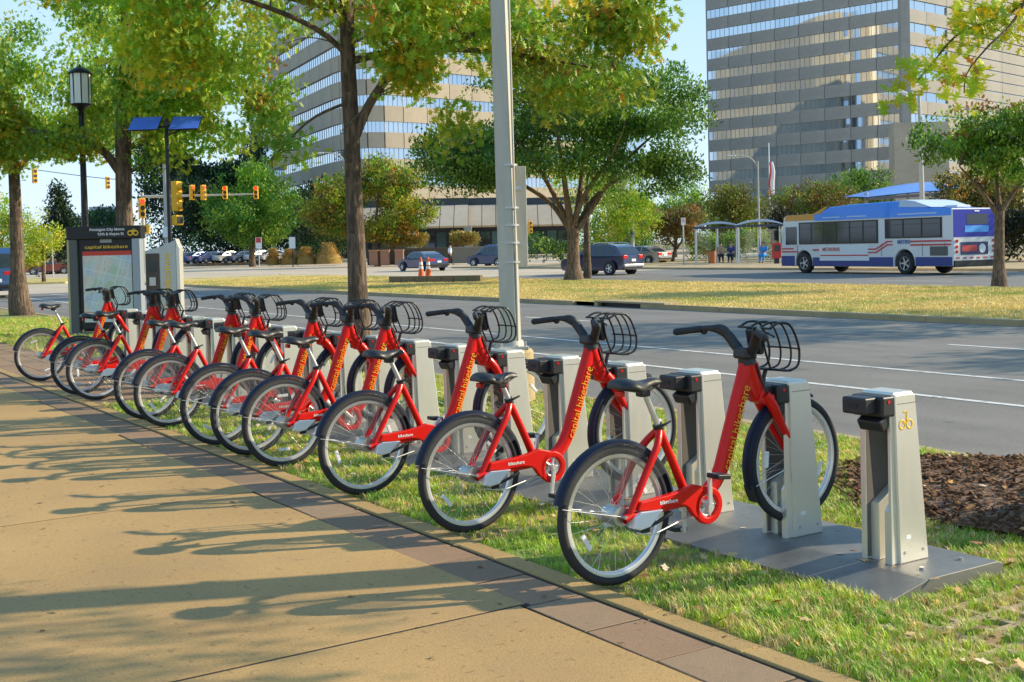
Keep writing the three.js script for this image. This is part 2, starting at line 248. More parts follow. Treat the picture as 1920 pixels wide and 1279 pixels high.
{
  const list = [], green = [0.33, 0.54, 0.03], lime = [0.68, 0.78, 0.07], straw = [0.92, 0.76, 0.30], brown = [0.62, 0.42, 0.18];
  const put = (x, z, s) => { const n = fbm(x * 0.13 + 5, z * 0.13 + 50, 8, 4, 301), f = fbm(x * 0.5 + 9, z * 0.5 + 90, 8, 2, 311), t = rnd(); if (n < 0.42 && t < 0.5) return;
    let c = mixc(green, lime, clamp(f * 1.6 - 0.3)); if (t < 0.30 + 1.6 * Math.max(0, 0.52 - n)) c = mixc(straw, brown, rnd() * 0.8); list.push([x, -0.012, z, rr(0, 6.28), s * rr(0.7, 1.35) * (0.55 + 0.8 * n), mulc(c, rr(0.75, 1.2)), rr(-0.15, 0.15), rr(-0.15, 0.15)]); };
  const rib = (v) => Math.abs(((v / 0.15) % 1 + 1) % 1 - 0.5) < 0.11;
  for (let i = 0; i < 62000; i++) { const z = -1.6 - 11.9 * Math.pow(rnd(), 1.5), x = rr(3.43, 7.5); if (plateHit(x, z) || inMulch(x, z, 0.97)) continue; if (z > -3.4 && x > 3.9 && (rib(x) || rib(z)) && rnd() < 0.72) continue; put(x, z, 1); }
  for (let i = 0; i < 12000; i++) { const z = rr(-34, -13.4), x = rr(4.5, 7.5); if (plateHit(x, z)) continue; put(x, z, 1.5); }
  tag(IM('verge_grass', tuftGeo(9, 0.052, 0.0022, 0.024), M.blade, list), 'short green and straw coloured grass on the verge between sidewalk and road', 'grass');
  const l2 = [];
  for (let i = 0; i < 42000; i++) { const z = -8 - 62 * Math.pow(rnd(), 1.2), x = rr(20.42, 32.25), n = fbm(x * 0.05 + 3, z * 0.05 + 40, 8, 4, 321), k = clamp((n - 0.55) * 5); l2.push([x, -0.01, z, rr(0, 6.28), rr(0.7, 1.5), mulc(mixc([0.84, 0.66, 0.24], [0.38, 0.46, 0.07], clamp(k * rr(0.5, 1) + 0.1)), rr(0.75, 1.15))]); }
  tag(IM('median_grass', tuftGeo(8, 0.055, 0.006, 0.10), M.blade, l2), 'dry yellow grass on the median between the two roads', 'grass');
  const chip = box(0.05, 0.008, 0.016), l3 = [];
  for (let i = 0; i < 6500; i++) { const x = rr(5.3, 7.46), z = rr(-6, -1.6); if (!inMulch(x, z, 1.02 + 0.05 * rnd())) continue; l3.push([x, mulY(x, z) + rr(0.006, 0.028), z, rr(0, 6.28), rr(0.5, 1.25), mulc(mixc([0.17, 0.07, 0.032], [0.58, 0.31, 0.14], Math.pow(rnd(), 1.3)), 1), rr(-0.5, 0.5), rr(-0.5, 0.5)]); }
  tag(IM('mulch_chips', chip, M.mulch.clone(), l3), 'loose brown bark chips of the mulch bed beside the dock plate', 'mulch');
  scene.getObjectByName('mulch_chips').material.map = null;
  const lf = new THREE.ShapeGeometry(shape([[0, -0.04], [0.018, -0.02], [0.012, -0.008], [0.03, 0.004], [0.012, 0.016], [0, 0.042], [-0.012, 0.016], [-0.03, 0.004], [-0.012, -0.008], [-0.018, -0.02]])).rotateX(-Math.PI / 2), l4 = [];
  const dead = [[0.42, 0.24, 0.10], [0.55, 0.38, 0.16], [0.32, 0.14, 0.06], [0.50, 0.30, 0.07], [0.6, 0.5, 0.33]];
  for (let i = 0; i < 900; i++) { const z = -1.7 - 10 * Math.pow(rnd(), 1.4), x = rr(3.43, 7.5); if (plateHit(x, z)) { if (rnd() < 0.35) l4.push([Math.max(4.54, x), PLATE_TOP + 0.004, z, rr(0, 6.28), rr(0.25, 0.7), dead[Math.floor(rnd() * 5)], rr(-0.15, 0.15), rr(-0.15, 0.15)]); continue; } l4.push([x, 0.012 + rr(0, 0.02) + mulY(x, z), z, rr(0, 6.28), rr(0.45, 1.0), dead[Math.floor(rnd() * 5)], rr(-0.5, 0.5), rr(-0.5, 0.5)]); }
  for (let i = 0; i < 70; i++) { const z = rr(-12, -3), x = 3.4 - 2.4 * Math.pow(rnd(), 1.6); l4.push([x, 0.006, z, rr(0, 6.28), rr(0.25, 0.6), mulc(dead[Math.floor(rnd() * 4)], 0.5), rr(-0.15, 0.15), rr(-0.15, 0.15)]); }
  tag(IM('fallen_leaves', lf, std([1, 1, 1], 0.9, { side: THREE.DoubleSide }), l4), 'dry brown leaves scattered over the verge and the edge of the sidewalk', 'leaves');
  const ribs = []; for (let x = 3.975; x < 7.4; x += 0.15) if (!(x > 5.6)) ribs.push(box(0.035, 0.05, 1.9, x, -0.022, -2.45)); else ribs.push(box(0.035, 0.05, 1.9, x, -0.022, -2.45));
  for (let z = -3.375; z < -1.55; z += 0.15) ribs.push(box(3.4, 0.05, 0.035, 5.62, -0.0235, z));
  const tg = mesh('turf_paver_grid', ribs, M.kerb); tg.userData.kind = 'structure';
}
// ---------------------------------------------------------------- dock plates and docking posts
const PITCH_D = 0.668, ROW0 = -4.52;
const dockZ = (n) => ROW0 - PITCH_D * n;
const PT = 0.062;                                              // top of the plate
{
  const group = 'steel plates under the docking posts';
  const names = ['nearest grey steel base plate with a free end in the grass at right', 'second grey steel base plate from the right, under the second and third bicycles', 'third grey steel base plate from the right, under the closely parked middle bicycles', 'fourth grey steel base plate from the right, in the middle of the row', 'farthest grey steel base plate, beside the map board'];
  for (let k = 0; k < 5; k++) {
    const z0 = -3.58 - k * 2.672 * 1.16, L = 2.672 * 1.16 - 0.006;
    const t = thing('base_plate', names[k], 'base plate', [0, 0, z0], 0, group);
    const prof = [[4.25, -0.01], [4.25, 0.006], [4.505, PT - 0.002], [4.53, PT], [5.015, PT], [5.05, PT - 0.012], [5.062, PT - 0.05], [5.062, -0.01]];
    mesh('top', ext(prof, L, 0.004).rotateY(0).translate(0, 0, -L), M.plate, t);
    for (const x of [4.62, 4.9]) for (const z of [-0.12, -L + 0.12]) mesh('bolt', cyl([x, PT, z], [x, PT + 0.012, z], 0.012, 0.012, 6), M.steelPlain, t);
  }
}
// one docking post: front edge towards the sidewalk (-x); two tapering cheeks with the wheel slot between them
const dockParts = {};
{
  const h0 = 0, h1 = 0.80, xf = 4.575;
  const cheek = shape([[xf + 0.04, h0], [xf + 0.245, h0], [xf + 0.163, h1 - 0.012], [xf + 0.15, h1], [xf + 0.025, h1], [xf + 0.015, h1 - 0.012]]);
  dockParts.cheekN = ready(ext(cheek, 0.026, 0.006, 0.052)); dockParts.cheekF = ready(ext(cheek, 0.028, 0.006, -0.118));
  const flange = shape([[xf - 0.004, 0], [xf + 0.05, 0], [xf + 0.05, 0.22], [xf + 0.02, 0.27], [xf + 0.006, 0.70], [xf - 0.004, 0.70]]);
  dockParts.edges = ready([ext([[xf - 0.004, 0], [xf + 0.05, 0], [xf + 0.05, 0.25], [xf + 0.03, 0.29], [xf - 0.004, 0.25]], 0.04, 0.003, 0.026), ext([[xf - 0.004, 0.25], [xf + 0.03, 0.29], [xf + 0.02, 0.74], [xf - 0.004, 0.74]], 0.016, 0.002, 0.05), ext(flange, 0.03, 0.003, -0.115)]);
  dockParts.slot_shade = ready([box(0.16, 0.72, 0.006, xf + 0.085, 0.37, -0.087)]);  // thin sheet on the far cheek, coloured dark for the shade inside the slot
  dockParts.guide = ready([ext([[xf + 0.03, 0], [xf + 0.2, 0], [xf + 0.185, 0.36], [xf + 0.03, 0.27]], 0.05, 0.004, -0.087)]);
  M.joint2 = std([0.12, 0.12, 0.11], 0.7);
  dockParts.bolts = [[xf + 0.075, 0.05], [xf + 0.205, 0.05]].map(([x, y]) => ready(cyl([x, y, 0.077], [x, y, 0.0815], 0.008, 0.007, 8)));
  dockParts.seam = ready(box(0.13, 0.003, 0.003, xf + 0.10, 0.755, 0.0775));
  dockParts.label = ready(box(0.034, 0.02, 0.002, xf + 0.10, 0.12, 0.0782));
  dockParts.rear = ready([ext([[xf + 0.232, 0.0], [xf + 0.24, 0.0], [xf + 0.163, 0.78], [xf + 0.155, 0.78]], 0.066, 0, -0.089)]);  // added panel closing the back, keeps the sun out of the slot
  dockParts.cap = ready(rbox(0.145, 0.03, 0.19, 0.012, xf + 0.08, h1 - 0.004, -0.02));
  dockParts.head = ready([rbox(0.15, 0.10, 0.19, 0.014, xf + 0.01, h1 - 0.053, -0.02), rbox(0.11, 0.08, 0.14, 0.012, xf - 0.09, h1 - 0.046, -0.03), rbox(0.1, 0.06, 0.14, 0.012, xf - 0.015, h1 - 0.125, -0.01, 0, 0, 0.5)]);
  dockParts.slot = ready(box(0.012, 0.02, 0.05, xf - 0.142, h1 - 0.045, -0.03));
  dockParts.light = ready([cyl([xf - 0.02, h1 - 0.03, 0.070], [xf - 0.02, h1 - 0.03, 0.0775], 0.009)]);
}
function ringMark(x, y, z) {                                    // the yellow bicycle mark on the near cheek
  const g = [new THREE.TorusGeometry(0.02, 0.0045, 6, 24).scale(1, 1, 0.3).translate(x - 0.026, y, z), new THREE.TorusGeometry(0.02, 0.0045, 6, 24).scale(1, 1, 0.3).translate(x + 0.026, y, z),
    box(0.007, 0.062, 0.003, x + 0.006, y + 0.03, z, 0, 0, -0.08), box(0.022, 0.006, 0.003, x - 0.002, y + 0.06, z), box(0.03, 0.006, 0.003, x - 0.006, y + 0.012, z, 0, 0, 0.4)];
  return g;
}
function makeDock() {
  const t = thing('docking_post', 'x', 'docking post', [0, PT, 0], 0, 'docking posts standing in a row');
  mesh('side_plate', dockParts.cheekN, M.steel, t); mesh('side_plate', dockParts.cheekF, M.steel, t); mesh('front_edge', dockParts.edges, M.steel, t); for (const b of dockParts.bolts) mesh('bolt', b, M.steelPlain, t); mesh('seam', dockParts.seam, M.joint2, t); mesh('label', dockParts.label, M.white, t);
  mesh('slot_shade', dockParts.slot_shade, M.slot_shade, t); mesh('wheel_guide', dockParts.guide, M.steel, t); mesh('rear_panel', dockParts.rear, M.steel, t); mesh('top_cap', dockParts.cap, M.steel, t);
  const h = mesh('lock_head', dockParts.head, M.black, t); mesh('lock_slot', dockParts.slot, M.rubber, h); mesh('indicator', dockParts.light, M.tail, h);
  return t;
}
const BIKES = [0, 2, 4, 6, 7, 8, 10, 11, 14, 15, 18];
const ord = ['first', 'second', 'third', 'fourth', 'fifth', 'sixth', 'seventh', 'eighth', 'ninth', 'tenth', 'eleventh', 'twelfth', 'thirteenth', 'fourteenth', 'fifteenth', 'sixteenth', 'seventeenth', 'eighteenth', 'nineteenth', 'twentieth'];
{
  const proto = makeDock();
  let first;
  for (let n = -1; n <= 18; n++) {
    const o = n === -1 ? proto : proto.clone();
    if (o === proto) first = o;
    if (o !== proto) { o.name = numbered('docking_post'); scene.add(o); }
    o.position.z = dockZ(n) - 0.044;
    const b = BIKES.indexOf(n), c = n + 1;
    o.userData.label = n === -1 ? 'empty grey docking post at the right end of the row, yellow mark on its side' :
      b >= 0 ? `${ord[c]} grey docking post from the right, holding the front wheel of the ${b ? ord[b] : 'nearest'} red bicycle` : `empty grey docking post with black lock head, ${ord[c]} from the right end`;
  }
  mesh('mark', ringMark(4.668, 0.655, 0.079), M.yellow, first);
}
// ---------------------------------------------------------------- the red hire bicycle: x forward, y up, rear tyre touches the ground at the origin
const font = await new FontLoader().loadAsync('fonts/droid/droid_sans_bold.typeface.json');
const thin = await new FontLoader().loadAsync('fonts/droid/droid_sans_regular.typeface.json');
const letter = (s, size, d = 0.002, f = font) => { const g = new TextGeometry(s, { font: f, size, depth: d, curveSegments: 3 }); g.computeBoundingBox(); return g; };
const RH = [0, 0.33], FH = [1.195, 0.455], BB = [0.512, 0.318];
const BP = {};
{
  const arc = (c, r, a0, a1, n = 24) => circlePts(c[0], c[1], r, n, a0, a1);
  const arcPts = (r, a0, a1, n) => circlePts(0, 0, r, n, a0 * Math.PI / 180, a1 * Math.PI / 180);
  BP.tyre = ready([new THREE.TorusGeometry(0.306, 0.0235, 14, 72)]);
  BP.rim = ready([lathe([[0.265, -0.010], [0.271, -0.0125], [0.290, -0.0145], [0.297, -0.0125], [0.297, 0.0125], [0.290, 0.0145], [0.271, 0.0125], [0.265, 0.010], [0.265, -0.010]], 72).rotateX(Math.PI / 2)]);
  const sp = []; for (let i = 0; i < 32; i++) { const a = i / 32 * 2 * Math.PI, s = i % 2 ? 1 : -1, b = a + (i % 4 < 2 ? 1 : -1) * 0.9; sp.push(cyl([Math.cos(b) * 0.028, Math.sin(b) * 0.028, s * 0.03], [Math.cos(a) * 0.27, Math.sin(a) * 0.27, s * 0.004], 0.0008, 0.0008, 4, true)); }
  BP.spokes = ready(sp);
  BP.hub = ready([cyl([0, 0, -0.045], [0, 0, 0.045], 0.022, 0.022, 16), cyl([0, 0, -0.037], [0, 0, -0.031], 0.036, 0.036, 20), cyl([0, 0, 0.031], [0, 0, 0.037], 0.036, 0.036, 20), cyl([0, 0, -0.05], [0, 0, 0.05], 0.008, 0.008, 10)]);
  BP.rearHub = ready([cyl([0, 0, -0.05], [0, 0, 0.05], 0.046, 0.046, 20), cyl([0, 0, -0.085], [0, 0, 0.085], 0.009, 0.009, 10)]);
  BP.reflector = ready(rbox(0.022, 0.085, 0.012, 0.004, 0.20, 0, 0));
  const fender = (a0, a1, w0 = 0.032) => { const n = 28, P = [], I = [], prof = [[-1, 0.334], [-0.93, 0.345], [-0.5, 0.3535], [0, 0.356], [0.5, 0.3535], [0.93, 0.345], [1, 0.334], [0.9, 0.334], [0.85, 0.3425], [0, 0.352], [-0.85, 0.3425], [-0.9, 0.334]], m = prof.length;
    for (let i = 0; i <= n; i++) { const a = (a0 + (a1 - a0) * i / n) * Math.PI / 180; for (const [z, r] of prof) P.push(Math.cos(a) * r, Math.sin(a) * r, z * w0); }
    for (let i = 0; i < n; i++) for (let j = 0; j < m; j++) { const a = i * m + j, b = i * m + (j + 1) % m; I.push(a, b, a + m, b, b + m, a + m); }
    for (let j = 1; j < m - 1; j++) { I.push(0, j + 1, j); I.push(n * m, n * m + j, n * m + j + 1); }
    const g = new THREE.BufferGeometry(); g.setAttribute('position', new THREE.Float32BufferAttribute(P, 3)); g.setIndex(I); g.computeVertexNormals(); return toCreasedNormals(g, 0.7); };
  BP.rearFender = ready(fender(8, 165)); BP.frontFender = ready(fender(70, 200)); 
  BP.flap = ready(ext(arcPts(0.352, 196, 212, 6).concat(arcPts(0.344, 212, 196, 6)), 0.06, 0.001, -0.03));
  const guard = [...arcPts(0.337, 30, 163, 16), ...arcPts(0.10, 150, 60, 6)];
  BP.guards = ready([ext(guard, 0.0022, 0, 0.034), ext(guard, 0.0022, 0, -0.036)]);
  BP.stays = ready([cyl([-0.325, 0.075, 0.034], [0, 0, 0.062], 0.0019, 0.0019, 6), cyl([-0.325, 0.075, -0.034], [0, 0, -0.062], 0.0019, 0.0019, 6)]);
  BP.frontStays = ready([cyl([-0.31, -0.10, 0.034], [0, 0, 0.05], 0.0026, 0.0026, 6), cyl([-0.31, -0.10, -0.034], [0, 0, -0.05], 0.0026, 0.0026, 6)]);
  // frame: one fat curved beam from the head down round to the crank housing
  const beamC = [[0.862, 0.968, 0], [0.800, 0.800, 0], [0.724, 0.590, 0], [0.672, 0.462, 0], [0.622, 0.395, 0], [0.560, 0.360, 0], [0.47, 0.345, 0], [0.40, 0.352, 0]];
  BP.beam = ready([taper(beamC, [0.043, 0.043, 0.044, 0.045, 0.044, 0.041, 0.036, 0.03], 20, 0.72)]);
  BP.beamEnd = ready([new THREE.SphereGeometry(0.032, 12, 10).scale(1, 1, 0.75).translate(0.40, 0.352, 0)]);
  BP.head = ready([taper([[0.868, 0.985, 0], [0.905, 0.885, 0], [0.945, 0.79, 0]], [0.036, 0.037, 0.034], 18),
    ext([[0.80, 0.86], [0.835, 0.985], [0.925, 0.982], [0.955, 0.90], [0.985, 0.80], [0.955, 0.775], [0.905, 0.79], [0.88, 0.825], [0.86, 0.845]], 0.052, 0.010, -0.026)]);
  BP.lug = ready([rbox(0.075, 0.07, 0.09, 0.012, 0.955, 0.80, 0, 0, 0, -0.35), cyl([0.985, 0.80, -0.06], [0.985, 0.80, 0.06], 0.016, 0.016, 12)]);
  BP.cable = ready([tube([[0.905, 0.972, 0.031], [0.93, 0.90, 0.034], [0.965, 0.815, 0.05], [1.0, 0.76, 0.056]], 0.006, 16, 6)]);
  for (const [k, s] of [['forkN', 1], ['forkF', -1]]) BP[k] = ready([taper([[0.955, 0.815, 0.03 * s], [0.995, 0.765, 0.042 * s], [1.06, 0.655, 0.041 * s], [1.14, 0.545, 0.038 * s], [1.195, 0.455, 0.038 * s]], [0.03, 0.027, 0.021, 0.015, 0.012], 12), cyl([1.195, 0.455, 0.032 * s], [1.195, 0.455, 0.050 * s], 0.019, 0.019, 14)]);
  BP.seatTube = ready([taper([[0.278, 0.705, 0], [0.345, 0.57, 0], [0.418, 0.415, 0], [0.44, 0.36, 0]], [0.021, 0.021, 0.022, 0.024], 14), new THREE.SphereGeometry(0.026, 12, 10).translate(0.277, 0.69, 0)]);
  for (const [k, s] of [['stayN', 1], ['stayF', -1]]) BP[k] = ready([taper([[0.272, 0.695, 0.012 * s], [0.225, 0.635, 0.048 * s], [0.15, 0.53, 0.062 * s], [0.03, 0.33, 0.066 * s]], [0.018, 0.0185, 0.0185, 0.016], 12), taper([[0.0, 0.318, 0.066 * s], [0.05, 0.335, 0.066 * s]], [0.022, 0.018], 10), taper([[0.02, 0.33, 0.066 * s], [0.2, 0.335, 0.062 * s], [0.42, 0.34, 0.03 * s]], [0.015, 0.016, 0.02], 10)]);
  // chain case: box section running back from a ring round the crank
  const ring = circlePts(BB[0], BB[1], 0.092, 40), hole = circlePts(BB[0], BB[1], 0.056, 32);
  const arm = [[0.07, 0.352], [0.09, 0.392], [0.25, 0.402], [0.33, 0.412], [0.42, 0.432], [0.50, 0.412], [0.47, 0.36], [0.455, 0.318], [0.45, 0.262], [0.42, 0.275], [0.385, 0.322], [0.355, 0.340], [0.30, 0.348], [0.18, 0.342]];
  BP.chainCase = ready([ext(shape(ring, [hole]), 0.03, 0.008, 0.058, 40), ext(arm, 0.034, 0.006, 0.054)]);
  BP.caseText = ready([letter('bikeshare', 0.017, 0.0012).translate(0.20, 0.364, 0.0885)]);
  const cr = []; for (let i = 0; i < 5; i++) { const a = i / 5 * 6.283; cr.push(cyl([BB[0], BB[1], 0.072], [BB[0] + Math.cos(a) * 0.055, BB[1] + Math.sin(a) * 0.055, 0.072], 0.008, 0.007, 8)); }
  BP.spider = ready([...cr, cyl([BB[0], BB[1], 0.06], [BB[0], BB[1], 0.082], 0.02, 0.02, 16), new THREE.TorusGeometry(0.05, 0.005, 6, 32).translate(BB[0], BB[1], 0.07), cyl([BB[0], BB[1], -0.07], [BB[0], BB[1], 0.07], 0.024, 0.024, 16)]);
  BP.crankN = ready([ext([[-0.014, -0.016], [0.014, -0.016], [0.0105, 0.165], [-0.0105, 0.165]], 0.014, 0.004, 0.088), cyl([0, 0, 0.084], [0, 0, 0.104], 0.016, 0.016, 14), cyl([0, 0.155, 0.09], [0, 0.155, 0.116], 0.009, 0.009, 10)]);
  BP.crankF = ready([ext([[-0.014, -0.016], [0.014, -0.016], [0.0105, 0.165], [-0.0105, 0.165]], 0.014, 0.004, -0.102), cyl([0, 0, -0.104], [0, 0, -0.06], 0.016, 0.016, 14), cyl([0, 0.155, -0.116], [0, 0.155, -0.09], 0.009, 0.009, 10)]);
  BP.pedal = ready([rbox(0.085, 0.024, 0.085, 0.006), box(0.093, 0.011, 0.05)]);
  BP.pedalRef = ready([box(0.004, 0.012, 0.035, 0.0485, 0, 0), box(0.004, 0.012, 0.035, -0.0485, 0, 0)]);
  BP.hubCover = ready([ext([[0.035, 0.275], [0.045, 0.325], [0.085, 0.345], [0.215, 0.340], [0.185, 0.315], [0.135, 0.270], [0.075, 0.262]], 0.05, 0.008, 0.05)]);
  BP.stand = ready([taper([[0.10, 0.262, 0.085], [0.19, 0.288, 0.09], [0.27, 0.318, 0.09]], [0.008, 0.009, 0.011], 8), rbox(0.05, 0.022, 0.02, 0.006, 0.115, 0.255, 0.08)]);
  BP.standRod = ready([tube([[0.06, 0.25, 0.078], [0.16, 0.232, 0.08], [0.30, 0.25, 0.06], [0.44, 0.27, 0.03]], 0.004, 14, 6)]);
  BP.post = ready([cyl([0.281, 0.705, 0], [0.186, 0.905, 0], 0.0145, 0.0145, 14)]);
  BP.clamp = ready([cyl([0.283, 0.698, 0], [0.268, 0.730, 0], 0.024, 0.024, 16), taper([[0.26, 0.715, 0.015], [0.285, 0.728, 0.03], [0.325, 0.742, 0.034]], [0.007, 0.007, 0.005], 8)]);
  // saddle: broad at the back, a nose in front
  { const P = [], I = [], n = 22, m = 16; const wid = [0.06, 0.092, 0.098, 0.094, 0.078, 0.052, 0.034, 0.027, 0.024, 0.016], top = [0.955, 0.968, 0.967, 0.958, 0.950, 0.948, 0.951, 0.955, 0.955, 0.945], thk = [0.035, 0.055, 0.062, 0.06, 0.052, 0.045, 0.04, 0.034, 0.03, 0.016];
    const L = (a, t) => { const f = t * (a.length - 1), k = Math.min(a.length - 2, Math.floor(f)); return a[k] + (a[k + 1] - a[k]) * (f - k); };
    for (let i = 0; i <= n; i++) { const t = i / n, x = 0.015 + 0.275 * t; for (let j = 0; j < m; j++) { const a = j / m * 6.2832, c = Math.cos(a), s = Math.sin(a), w = L(wid, t), th = L(thk, t); P.push(x, L(top, t) - th / 2 + Math.sign(s) * Math.pow(Math.abs(s), 0.7) * th / 2 - (c * c) * 0.012, Math.sign(c) * Math.pow(Math.abs(c), 0.85) * w); } }
    for (let i = 0; i < n; i++) for (let j = 0; j < m; j++) { const a = i * m + j, b = i * m + (j + 1) % m; I.push(a, b, a + m, b, b + m, a + m); }
    for (let j = 1; j < m - 1; j++) { I.push(0, j + 1, j); I.push(n * m, n * m + j, n * m + j + 1); }
    const g = new THREE.BufferGeometry(); g.setAttribute('position', new THREE.Float32BufferAttribute(P, 3)); g.setIndex(I); g.computeVertexNormals(); BP.saddle = ready([g]); }
  BP.rails = ready([rbox(0.06, 0.045, 0.05, 0.01, 0.185, 0.892, 0), tube([[0.06, 0.925, 0.03], [0.14, 0.905, 0.026], [0.22, 0.905, 0.022], [0.27, 0.925, 0.012]], 0.005, 10, 6), tube([[0.06, 0.925, -0.03], [0.14, 0.905, -0.026], [0.22, 0.905, -0.022], [0.27, 0.925, -0.012]], 0.005, 10, 6)]);
  BP.rearLight = ready([rbox(0.026, 0.028, 0.05, 0.006, 0.045, 0.895, 0)]);
  // handlebar: black collar, two arms rising in a U, grips swept back
  BP.collar = ready([taper([[0.87, 0.975, 0], [0.862, 1.04, 0]], [0.046, 0.040], 18), rbox(0.085, 0.06, 0.10, 0.016, 0.856, 1.03, 0, 0, 0, -0.1)]);
  const arm2 = (s) => [taper([[0.862, 1.025, 0.028 * s], [0.852, 1.075, 0.07 * s], [0.835, 1.125, 0.108 * s], [0.80, 1.15, 0.15 * s], [0.765, 1.154, 0.185 * s], [0.735, 1.149, 0.215 * s]], [0.026, 0.027, 0.027, 0.023, 0.015, 0.012], 12), taper([[0.85, 1.10, 0.085 * s], [0.815, 1.155, 0.125 * s], [0.785, 1.16, 0.15 * s]], [0.022, 0.024, 0.012], 10)];
  BP.bar = ready([...arm2(1), ...arm2(-1)]);
  BP.gripN = ready([taper([[0.745, 1.150, 0.20], [0.715, 1.143, 0.25], [0.68, 1.134, 0.315]], [0.017, 0.0175, 0.0185], 12), new THREE.SphereGeometry(0.0185, 10, 8).translate(0.679, 1.134, 0.316)]);
  BP.gripF = ready([taper([[0.745, 1.150, -0.20], [0.715, 1.143, -0.25], [0.68, 1.134, -0.315]], [0.017, 0.0175, 0.0185], 12), new THREE.SphereGeometry(0.0185, 10, 8).translate(0.679, 1.134, -0.316)]);
  BP.lever = ready([tube([[0.76, 1.16, 0.19], [0.78, 1.145, 0.24], [0.755, 1.135, 0.30]], 0.0055, 10, 6), tube([[0.76, 1.16, -0.19], [0.78, 1.145, -0.24], [0.755, 1.135, -0.30]], 0.0055, 10, 6), new THREE.SphereGeometry(0.02, 12, 8).translate(0.765, 1.14, -0.2), new THREE.SphereGeometry(0.016, 12, 8).translate(0.765, 1.142, 0.2)]);
  // open front rack of bent rod
  const loop = (z, dx, w) => tube([[0.925 + dx * 0.2, 1.155, z], [0.985 + dx, 1.178, z], [1.06 + dx, 1.170, z], [1.105 + dx, 1.115, z], [1.135 + dx, 1.02, z], [1.12 + dx, 0.955, z], [1.06 + dx, 0.935, z], [0.985 + dx * 0.4, 0.942, z * 0.9]], w, 40, 7);
  BP.rack = ready([loop(0.105, 0, 0.0065), loop(0.036, 0.012, 0.0055), loop(-0.036, 0.012, 0.0055), loop(-0.105, 0, 0.0065),
    tube([[1.128, 1.04, 0.115], [1.146, 1.04, 0.04], [1.146, 1.04, -0.04], [1.128, 1.04, -0.115]], 0.005, 14, 6), tube([[1.05, 1.172, 0.115], [1.062, 1.173, 0.04], [1.062, 1.173, -0.04], [1.05, 1.172, -0.115]], 0.005, 14, 6), tube([[0.925, 1.155, 0.115], [0.925, 1.155, 0], [0.925, 1.155, -0.115]], 0.006, 8, 6), tube([[1.06, 0.934, 0.115], [1.068, 0.932, 0], [1.06, 0.934, -0.115]], 0.006, 8, 6),
    tube([[0.99, 0.942, 0.10], [0.985, 0.94, 0], [0.99, 0.942, -0.10]], 0.006, 8, 6), tube([[0.925, 1.15, 0.05], [0.945, 1.05, 0.05], [0.99, 0.942, 0.045]], 0.006, 12, 6), tube([[0.925, 1.15, -0.05], [0.945, 1.05, -0.05], [0.99, 0.942, -0.045]], 0.006, 12, 6)]);
  BP.rackArm = ready([taper([[1.0, 0.938, 0], [0.985, 0.90, 0], [0.975, 0.85, 0], [0.955, 0.82, 0]], [0.011, 0.011, 0.012, 0.014], 10), rbox(0.03, 0.13, 0.09, 0.010, 0.925, 1.085, 0, 0, 0, 0.2)]);
  // lettering up the beam, on both faces
  const tN = letter('capital bikeshare', 0.058, 0.0015, thin), bw = tN.boundingBox.max.x, k = 0.435 / bw;
  const ang = Math.atan2(0.968 - 0.555, 0.862 - 0.712);
  const txt = (s) => { const g = letter('capital bikeshare', 0.058, 0.0015, thin).scale(k, 0.82, 1).translate(-0.2175, -0.021, 0); if (s < 0) g.rotateY(Math.PI).rotateZ(0); g.rotateZ(ang); return g.translate(0.762, 0.665, s * 0.0335); };
  BP.text = ready([txt(1), txt(-1)]);
}
M.guard = std([0.16, 0.165, 0.17], 0.25, { transparent: true, opacity: 0.13 });
M.bikeYellow = std([0.80, 0.42, 0.015], 0.5);
M.rackBlack = std([0.012, 0.013, 0.018], 0.35, { metalness: 0.2 });
